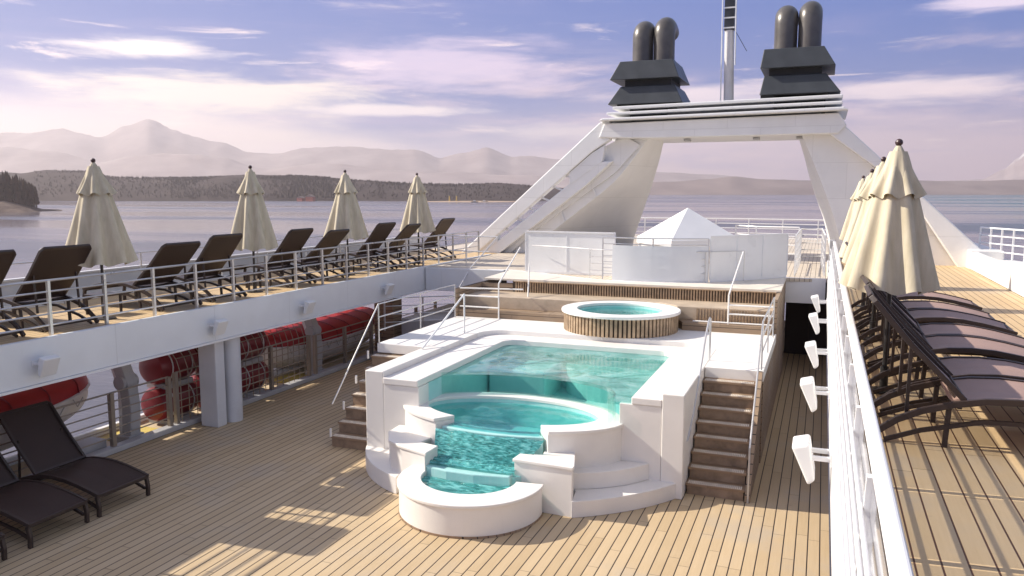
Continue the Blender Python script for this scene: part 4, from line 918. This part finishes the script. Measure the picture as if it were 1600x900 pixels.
railing('railing', 'bronze grey railing on the left edge of the lower deck, beyond the columns', [(-13.2, 18.5), (-13.2, 26)], .12, 1.1, 6, 1.6, 'bronze', .014, .045)
t = railing('mesh_railing', 'grid railing in front of the red raft canisters', [(-13.2, 13.3), (-13.2, 18.2)], .12, 1.15, 7, 1.6, 'bronze', .014, .045)
for k in range(20):
    y = 13.45+k*.24
    MB().tube([(-13.2, y, .12), (-13.2, y, 1.27), (-13.3, y+.02, 1.5), (-13.55, y+.05, 1.78)], .010, 6).build('bar', 'bronze', t)
MB().tube([(-13.55, 13.5, 1.78), (-13.55, 18.1, 1.78)], .012, 6).build('rail', 'bronze', t); MB().tube([(-13.32, 13.5, 1.54), (-13.32, 18.1, 1.54)], .012, 6).build('rail', 'bronze', t)
t = thing('boat_ledge', 'tan and white outboard ledge below the lifeboats', 'ledge', (-14, 15, 0))
MB().box(-14.6, -13.33, 2, 27, -.3, -.05).build('slab', 'boat_ledge', t, bevel=.02)
MB().box(-14.3, -13.4, 12.2, 13.2, -.048, -.02).build('yellow_mark', 'yellow_ledge', t)
MB().box(-14.3, -13.4, 17.8, 18.9, -.048, -.02).build('yellow_mark', 'yellow_ledge', t)
MB().box(-14.62, -14.5, 2, 27, -.048, .1).build('coaming', 'white', t)
MB().box(-13.9, -13.4, 10.4, 11.6, -.048, .25).build('locker', 'grey_paint', t, bevel=.02)
def lifeboat(label, y0, y1, xc, zt, w=1.25):
    t = thing('lifeboat', label, 'lifeboat', (xc, (y0+y1)/2, zt-1), 'lifeboats hanging on the left side')
    n = 28
    def sec(f): return max(.03, (1-abs(2*f-1)**3.2))**.55
    def shell(fn, name, mat):
        m = 14; vs = []
        for i in range(n+1):
            f = i/n; s = sec(f); y = y0+(y1-y0)*f
            for j in range(m+1): a = j/m; x, z = fn(s, a, f); vs.append((xc+x, y, z))
        fs = [(i*(m+1)+j, (i+1)*(m+1)+j, (i+1)*(m+1)+j+1, i*(m+1)+j+1) for i in range(n) for j in range(m)]
        MB().add(vs, fs).build(name, mat, t, smooth=True)
    sheer = lambda f: .16*abs(2*f-1)**2
    shell(lambda s, a, f: (w*s*math.cos(PI*a), zt-.52+sheer(f)-(.78*s**.5)*math.sin(PI*a)**.7), 'hull', 'hull_white')
    shell(lambda s, a, f: (w*s*1.02*math.cos(PI*a), zt-.50+sheer(f)+(.5*s**.6)*math.sin(PI*a)**.6), 'cover', 'red_cover')
    MB().tube([(xc+w*sec(i/n)*1.03, y0+(y1-y0)*i/n, zt-.51+sheer(i/n)) for i in range(n+1)], .035, 8).build('rubbing_strake', 'hull_white', t, smooth=True)
    mb = MB()
    for i in range(2, n-2, 2):
        f = i/n; x = xc+w*sec(f)*1.045; y = y0+(y1-y0)*f; mb.tube([(x, y, zt-.54+sheer(f)), (x-.02, y+.12, zt-.72+sheer(f)), (x, y+.24, zt-.54+sheer(f))], .012, 5)
    mb.build('grab_line', 'grey_paint', t)
    for k in range(1, 9):
        f = k/9; s_ = sec(f); y = y0+(y1-y0)*f
        MB().tube([(xc+w*s_*1.035*math.cos(PI*a/14), y, zt-.49+sheer(f)+(.5*s_**.6+.012)*math.sin(PI*a/14)**.6) for a in range(15)], .014, 5).build('cover_seam', 'red_shell', t)
    for f in (.2, .8):
        y = y0+(y1-y0)*f; MB().box(xc-.06, xc+.06, y-.08, y+.08, zt-.1, zt+.25).build('lifting_hook', 'grey_paint', t)
    return t
lifeboat('long lifeboat with dark red cover and grey white hull above the near loungers', 5.0, 12.5, -15.1, 1.50)
lifeboat('lifeboat with bright red cover hanging beyond the columns', 17.4, 24.2, -15.0, 1.27)
def davit(label, y):
    t = thing('davit', label, 'davit', (-13.6, y, 0), 'boat davits on the left side')
    pts = [(-13.55, y, -.04), (-13.5, y, .7), (-13.55, y, 1.2), (-13.75, y, 1.7), (-14.15, y, 2.15)]
    MB().bar(pts, .26, .26).build('arm', 'grey_paint', t, bevel=.02)
    MB().box(-13.78, -13.38, y-.2, y+.2, -.045, .12).build('foot', 'grey_paint', t, bevel=.02)
    MB().tube([(-13.6, y-.2, 1.25), (-13.6, y+.2, 1.25)], .15, 14).build('sheave', 'grey_paint', t, smooth=True)
    MB().bar([(-13.72, y-.02, 0), (-13.7, y-.02, 1.1), (-13.95, y-.02, 1.75)], .1, .16).build('brace', 'white', t)
davit('grey curved boat davit at the end of the near lifeboat', 12.35)
davit('grey white curved boat davit beside the second lifeboat', 19.0)
def canister():
    t = thing('raft_canister', 'x', 'raft canister', (0, 0, 0), 'red life raft canisters behind the grid railing')
    prof = [(-.60, .0), (-.60, .2), (-.56, .34), (-.46, .40), (0, .41), (.46, .40), (.56, .34), (.60, .2), (.60, 0)]
    n = 28; vs = []
    for y, r in prof:
        for k in range(n): vs.append((max(r, .001)*math.cos(2*PI*k/n), y, max(r, .001)*math.sin(2*PI*k/n)))
    MB().add(vs, [(i*n+k, i*n+(k+1) % n, (i+1)*n+(k+1) % n, (i+1)*n+k) for i in range(len(prof)-1) for k in range(n)]).build('shell', 'red_shell', t, smooth=True)
    for y in (-.3, .3):
        MB().ring([(0, 0)]*3, [(0, 0)]*3, 0, 0) if False else None
        pts = [(.415*math.cos(a), y, .415*math.sin(a)) for a in [2*PI*k/24 for k in range(25)]]
        MB().tube(pts, .016, 6).build('strap', 'hull_white', t)
    MB().box(-.3, .3, -.4, .4, -.5, -.38).build('cradle', 'grey_paint', t)
    return t
can = None
for row, z in (('lower', .42), ('upper', 1.28)):
    for k, (y, w) in enumerate(((13.95, 'left of the columns at the near end'), (15.25, 'second from the near end'), (16.5, 'at the far end beyond the columns'))):
        lab = f'red raft canister in the {row} row, {w}'
        if can is None: can = canister(); can.location = (-14.0, y, z); can['label'] = lab
        else: dup(can, (-14.0, y, z), 0, lab)

# far left terrace railings under the deck
railing('railing', 'stacked steel railing of the far terrace left of the bench', [(-12.4, 21.0), (-9.6, 23.2)], 1.0, 1.0, 4, 1.1, 'steel', .014, .02)
t = thing('side_terrace', 'grey side terrace block left of the pool platform in shade', 'terrace', (-11, 22, 0))
MB().prism([(-12.5, 22.2), (-9.4, 22.2), (-9.4, 26), (-12.5, 26)], 0, 1.2).build('block', 'grey_paint', t, bevel=.02)
MB().prism([(-12.6, 21.0), (-9.38, 21.0), (-9.38, 22.19), (-12.6, 22.19)], 0, .6).build('step', 'teak_stair', t, bevel=.02)

# ------------------------------------------------------------------ umbrellas
def umbrella(sd=0., flare=1., zb=1.10, loose=1.):
    t = thing('parasol', 'x', 'parasol', (0, 0, 0), 'x')
    MB().tube([(0, 0, 0), (0, 0, 3.0)], .028, 12).build('pole', 'pole_dark', t, smooth=True)
    MB().tube([(0, 0, 0), (0, 0, .03), (0, 0, .32)], .05, 12).build('socket', 'pole_dark', t, smooth=True)
    def cloth(zt, zb, r0, r1, amp, name, seed, hem):
        n = 128; m = 26; vs = []
        for i in range(m+1):
            f = i/m; z0 = zt+(zb-zt)*f; rb = r0+(r1-r0)*(f**.9)
            for k in range(n):
                a = 2*PI*k/n; ph = 8*a+.35*math.sin(2*a+seed)+.25*f*math.sin(3*a+seed*2)
                s = math.cos(ph); s = abs(s)**.75*(1 if s > 0 else -1)
                rr = rb*(1+amp*f**.6*s+.045*f*math.sin(3*a+seed+2.5*f)+.03*f*math.sin(5*a+2*seed-1.5*f)+.02*f*noise.noise(Vector((math.cos(a)*1.2+seed, math.sin(a)*1.2, f*1.2))))
                z = z0+hem*f**4*s
                vs.append((rr*math.cos(a), rr*math.sin(a), z))
        MB().add(vs, [(i*n+k, i*n+(k+1) % n, (i+1)*n+(k+1) % n, (i+1)*n+k) for i in range(m) for k in range(n)]).build(name, 'canvas', t, smooth=True)
    cloth(2.98, zb, .10, .585*flare, .17, 'canopy', 1.3+sd, .035)
    cloth(3.05, 2.44, .03, .31*flare**.5, .15, 'vent_flap', 2.9+sd, .03)
    bm = bmesh.new(); bmesh.ops.create_uvsphere(bm, u_segments=14, v_segments=9, radius=.045); me = bpy.data.meshes.new('finial'); bm.to_mesh(me); bm.free()
    me.materials.append(G['finial']); o = bpy.data.objects.new('finial', me); COL.objects.link(o); o.parent = t; o.location = (0, 0, 3.09)
    MB().ring(arc(0, 0, .19, .19, 0, 360, 32)[:-1], arc(0, 0, .03, .03, 0, 360, 32)[:-1], 0, .02).build('base_plate', 'pole_dark', t)
    for k in range(4):
        a = 2*PI*(k+.5)/4; MB().tube([(.05*math.cos(a), .05*math.sin(a), 2.6), (.42*math.cos(a), .42*math.sin(a), zb+.1)], .012, 5).build('rib', 'pole_dark', t)
    return t
um = umbrella(); um2 = umbrella(2.2, .93); um3 = umbrella(4.1, .85, 1.30)
UL = [(-13.1, 11.5, 0, 'closed beige parasol on the left sun deck, the nearest and largest there'), (-13.15, 16.0, 1.1, 'closed beige parasol on the left sun deck, second from the viewer'),
      (-13.2, 20.3, 2.3, 'closed beige parasol on the left sun deck, third from the viewer'), (-13.1, 24.6, .6, 'closed beige parasol on the left sun deck, the farthest and smallest')]
for i, (x, y, r, lab) in enumerate(UL):
    if i == 0: um.location = (x, y, UP); um['label'] = lab; um['group'] = 'closed parasols on the left sun deck'
    else: dup((um, um2, um, um2)[i], (x, y, UP), r, lab, 'closed parasols on the left sun deck')
for x, y, r, s, lab in ((.80, 10.8, .5, 1.0, 'large closed beige parasol among the brown loungers on the right, front of row'), (.86, 14.6, 1.7, .98, 'closed beige parasol on the right deck directly behind the large front one'),
                     (.90, 18.8, 2.9, .95, 'closed beige parasol on the right deck, third in the row'), (.92, 22.8, .2, .93, 'closed beige parasol on the right deck, last in the row by the arch')):
    dup({10.8: um3, 14.6: um3, 18.8: um2, 22.8: um3}[y], (x, y, UP), r, lab, 'closed parasols on the right deck', sc=s)
for i, o in enumerate([o for o in bpy.data.objects if o.name.startswith('parasol')]): o.rotation_euler.x = R_((.7, -.9, .4, 1.0, -.5, .8, -.3, .6)[i % 8]); o.rotation_euler.y = R_((-.6, .5, .9, -.4, .5, -.7, .6, .2)[i % 8])
for u_ in (um2, um3):
    for o in kids(u_): bpy.data.objects.remove(o)
    bpy.data.objects.remove(u_)

# ------------------------------------------------------------------ loungers
RC = [(-.02, .03), (.06, .12), (.2, .23), (.4, .33), (.65, .41), (.9, .46), (1.15, .475), (1.4, .46), (1.65, .42), (1.9, .365), (2.08, .315)]
def lounger(mat, back=50, bl=1.15):
    t = thing('sun_lounger', 'x', 'sun lounger', (0, 0, 0), 'x')
    hw = .45
    fr = MB()
    for s in (-1, 1): fr.bar([(x, s*hw, z) for x, z in RC], .045, .06)
    for x, z in ((.05, .10), (.70, .40), (2.06, .315)): fr.box(x-.02, x+.02, -hw, hw, z-.03, z+.02)
    fr.build('frame', 'lounger_frame', t, bevel=.006)
    for s in (-1, 1):
        MB().bar([(2.04, s*hw, .30), (2.07, s*hw, .15), (2.06, s*hw, 0)], .05, .055).build('leg', 'lounger_frame', t, bevel=.006)
        MB().bar([(.62, s*(hw-.03), .38), (.60, s*(hw-.03), 0)], .04, .045).build('leg', 'lounger_frame', t, bevel=.006)
    mb = MB()
    for s in (-1, 1): mb.bar([(x, s*(hw-.02), z) for x, z in ((.1, .02), (.4, .14), (.9, .27), (1.4, .28), (1.8, .2), (2.03, .12))], .03, .04)
    mb.build('stretcher', 'lounger_frame', t)
    A_ = [(x, -hw+.02, z+.015) for x, z in RC[4:]]; B_ = [(x, hw-.02, z+.015) for x, z in RC[4:]]; Cn = [(x, 0, z-.012) for x, z in RC[4:]]
    MB().sheet(A_, Cn, .012).sheet(Cn, B_, .012).build('seat', mat, t, smooth=True)
    ca, sa = math.cos(R_(back)), math.sin(R_(back)); hx_, hz_ = .74, .45
    q = lambda d, y, o=0: (hx_-d*ca-o*sa, y, hz_+d*sa-o*ca)
    bf = MB()
    for s in (-1, 1): bf.bar([q(0, s*(hw-.02)), q(bl*.55, s*(hw-.02), .02), q(bl-.06, s*(hw-.02)), q(bl, s*(hw-.06))], .04, .05)
    bf.bar([q(bl-.01, -hw+.05), q(bl-.01, hw-.05)], .05, .045, wd=(ca, 0, -sa)); bf.bar([q(.02, -hw+.03), q(.02, hw-.03)], .04, .04, wd=(ca, 0, -sa))
    bfo = bf.build('backrest', 'lounger_frame', t, bevel=.005)
    mb = MB(); n = 10; a1 = []; b1 = []
    for i in range(n+1):
        d = .03+(bl-.06)*i/n; dip = .03*math.sin(PI*i/n)
        a1.append(q(d, -hw+.03, dip)); b1.append(q(d, hw-.03, dip))
    vs = a1+b1+[(p[0]-.012*sa, p[1], p[2]-.012*ca) for p in a1+b1]; m = n+1; fs = []
    for i in range(n): fs += [(i, i+1, m+i+1, m+i), (2*m+i, 3*m+i, 3*m+i+1, 2*m+i+1)]
    MB().add(vs, fs).build('sling', mat, bfo, smooth=True)
    for s in (-1, 1): MB().bar([q(bl*.55, s*(hw-.08)), (.28, s*(hw-.08), .28)], .025, .03).build('support_strut', 'lounger_frame', t)
    return t
L1 = lounger('wicker', 49); L1b = lounger('wicker', 43); L2 = lounger('brown_sling', 48, 1.22)
# left sun deck
ys = [(8.95, 'cut by the left edge of the photo'), (10.45, 'directly left of the nearest parasol'), (13.1, 'first beyond the nearest parasol'), (14.6, 'just left of the second parasol'),
      (17.5, 'first beyond the second parasol'), (19.1, 'just left of the third parasol'), (21.9, 'first beyond the third parasol'), (23.4, 'just left of the farthest parasol'), (26.3, 'the farthest one, next to the white arch')]
for i, (y, w) in enumerate(ys):
    lab = 'dark lounger on left sun deck, '+w
    if i == 0: L1.location = (-12.72, y, UP); L1.rotation_euler = (0, 0, PI); L1.scale = (1.14,)*3; L1['label'] = lab; L1['group'] = 'loungers on the left sun deck'
    else: dup(L1b if i in (2, 5, 7) else L1, (-12.72+random.uniform(-.07, .07), y, UP), PI+R_(random.uniform(-3.5, 3.5)), lab, 'loungers on the left sun deck', sc=1.14)
for (x, y, a, lab) in ((-13.0, 9.6, -1, 'dark lounger on the lower deck, the one fully in view'), (-13.0, 8.3, 1, 'dark lounger on the lower deck, second from the photo edge, partly cut off'), (-13.0, 6.95, 0, 'dark lounger on lower deck, only its foot corner shows at the left edge')):
    dup(L1, (x, y, 0), R_(a), lab, 'loungers on the lower deck', sc=1.1)
for o in kids(L1b):
    for q in kids(o): bpy.data.objects.remove(q)
    bpy.data.objects.remove(o)
bpy.data.objects.remove(L1b)
yr_ = [9.05, 10.15, 11.75, 12.85, 14.4, 15.5, 17.1]
wr = ['the nearest, its raised back beside the parapet rail', 'second from the viewer', 'just behind the large parasol pole', 'fourth from the viewer', 'fifth from the viewer', 'sixth from the viewer', 'the farthest of the row']
for i, (y, w) in enumerate(zip(yr_, wr)):
    lab = 'brown lounger on right deck, '+w
    if i == 0: L2.location = (.56, y, UP); L2.scale = (1.08,)*3; L2['label'] = lab; L2['group'] = 'loungers on the right deck'
    else: dup(L2, (.56+random.uniform(-.03, .04), y, UP), R_(random.uniform(-2, 2)), lab, sc=1.08)
# small side tables between the loungers of the left sun deck
st = None
for y, lab in ((12.0, 'low dark side table beside the nearest left parasol'), (16.4, 'low dark side table beside the second left parasol'), (20.8, 'low dark side table beside the third left parasol')):
    if st is None:
        st = thing('side_table', lab, 'table', (0, 0, 0), 'side tables on the left sun deck')
        MB().box(-.25, .25, -.25, .25, .38, .42).build('table_top', 'lounger_frame', st, bevel=.01)
        for sx in (-1, 1):
            for sy in (-1, 1): MB().box(sx*.22-.02, sx*.22+.02, sy*.22-.02, sy*.22+.02, 0, .378).build('leg', 'lounger_frame', st)
        st.location = (-13.7, y, UP)
    else: dup(st, (-13.7, y, UP), 0, lab)
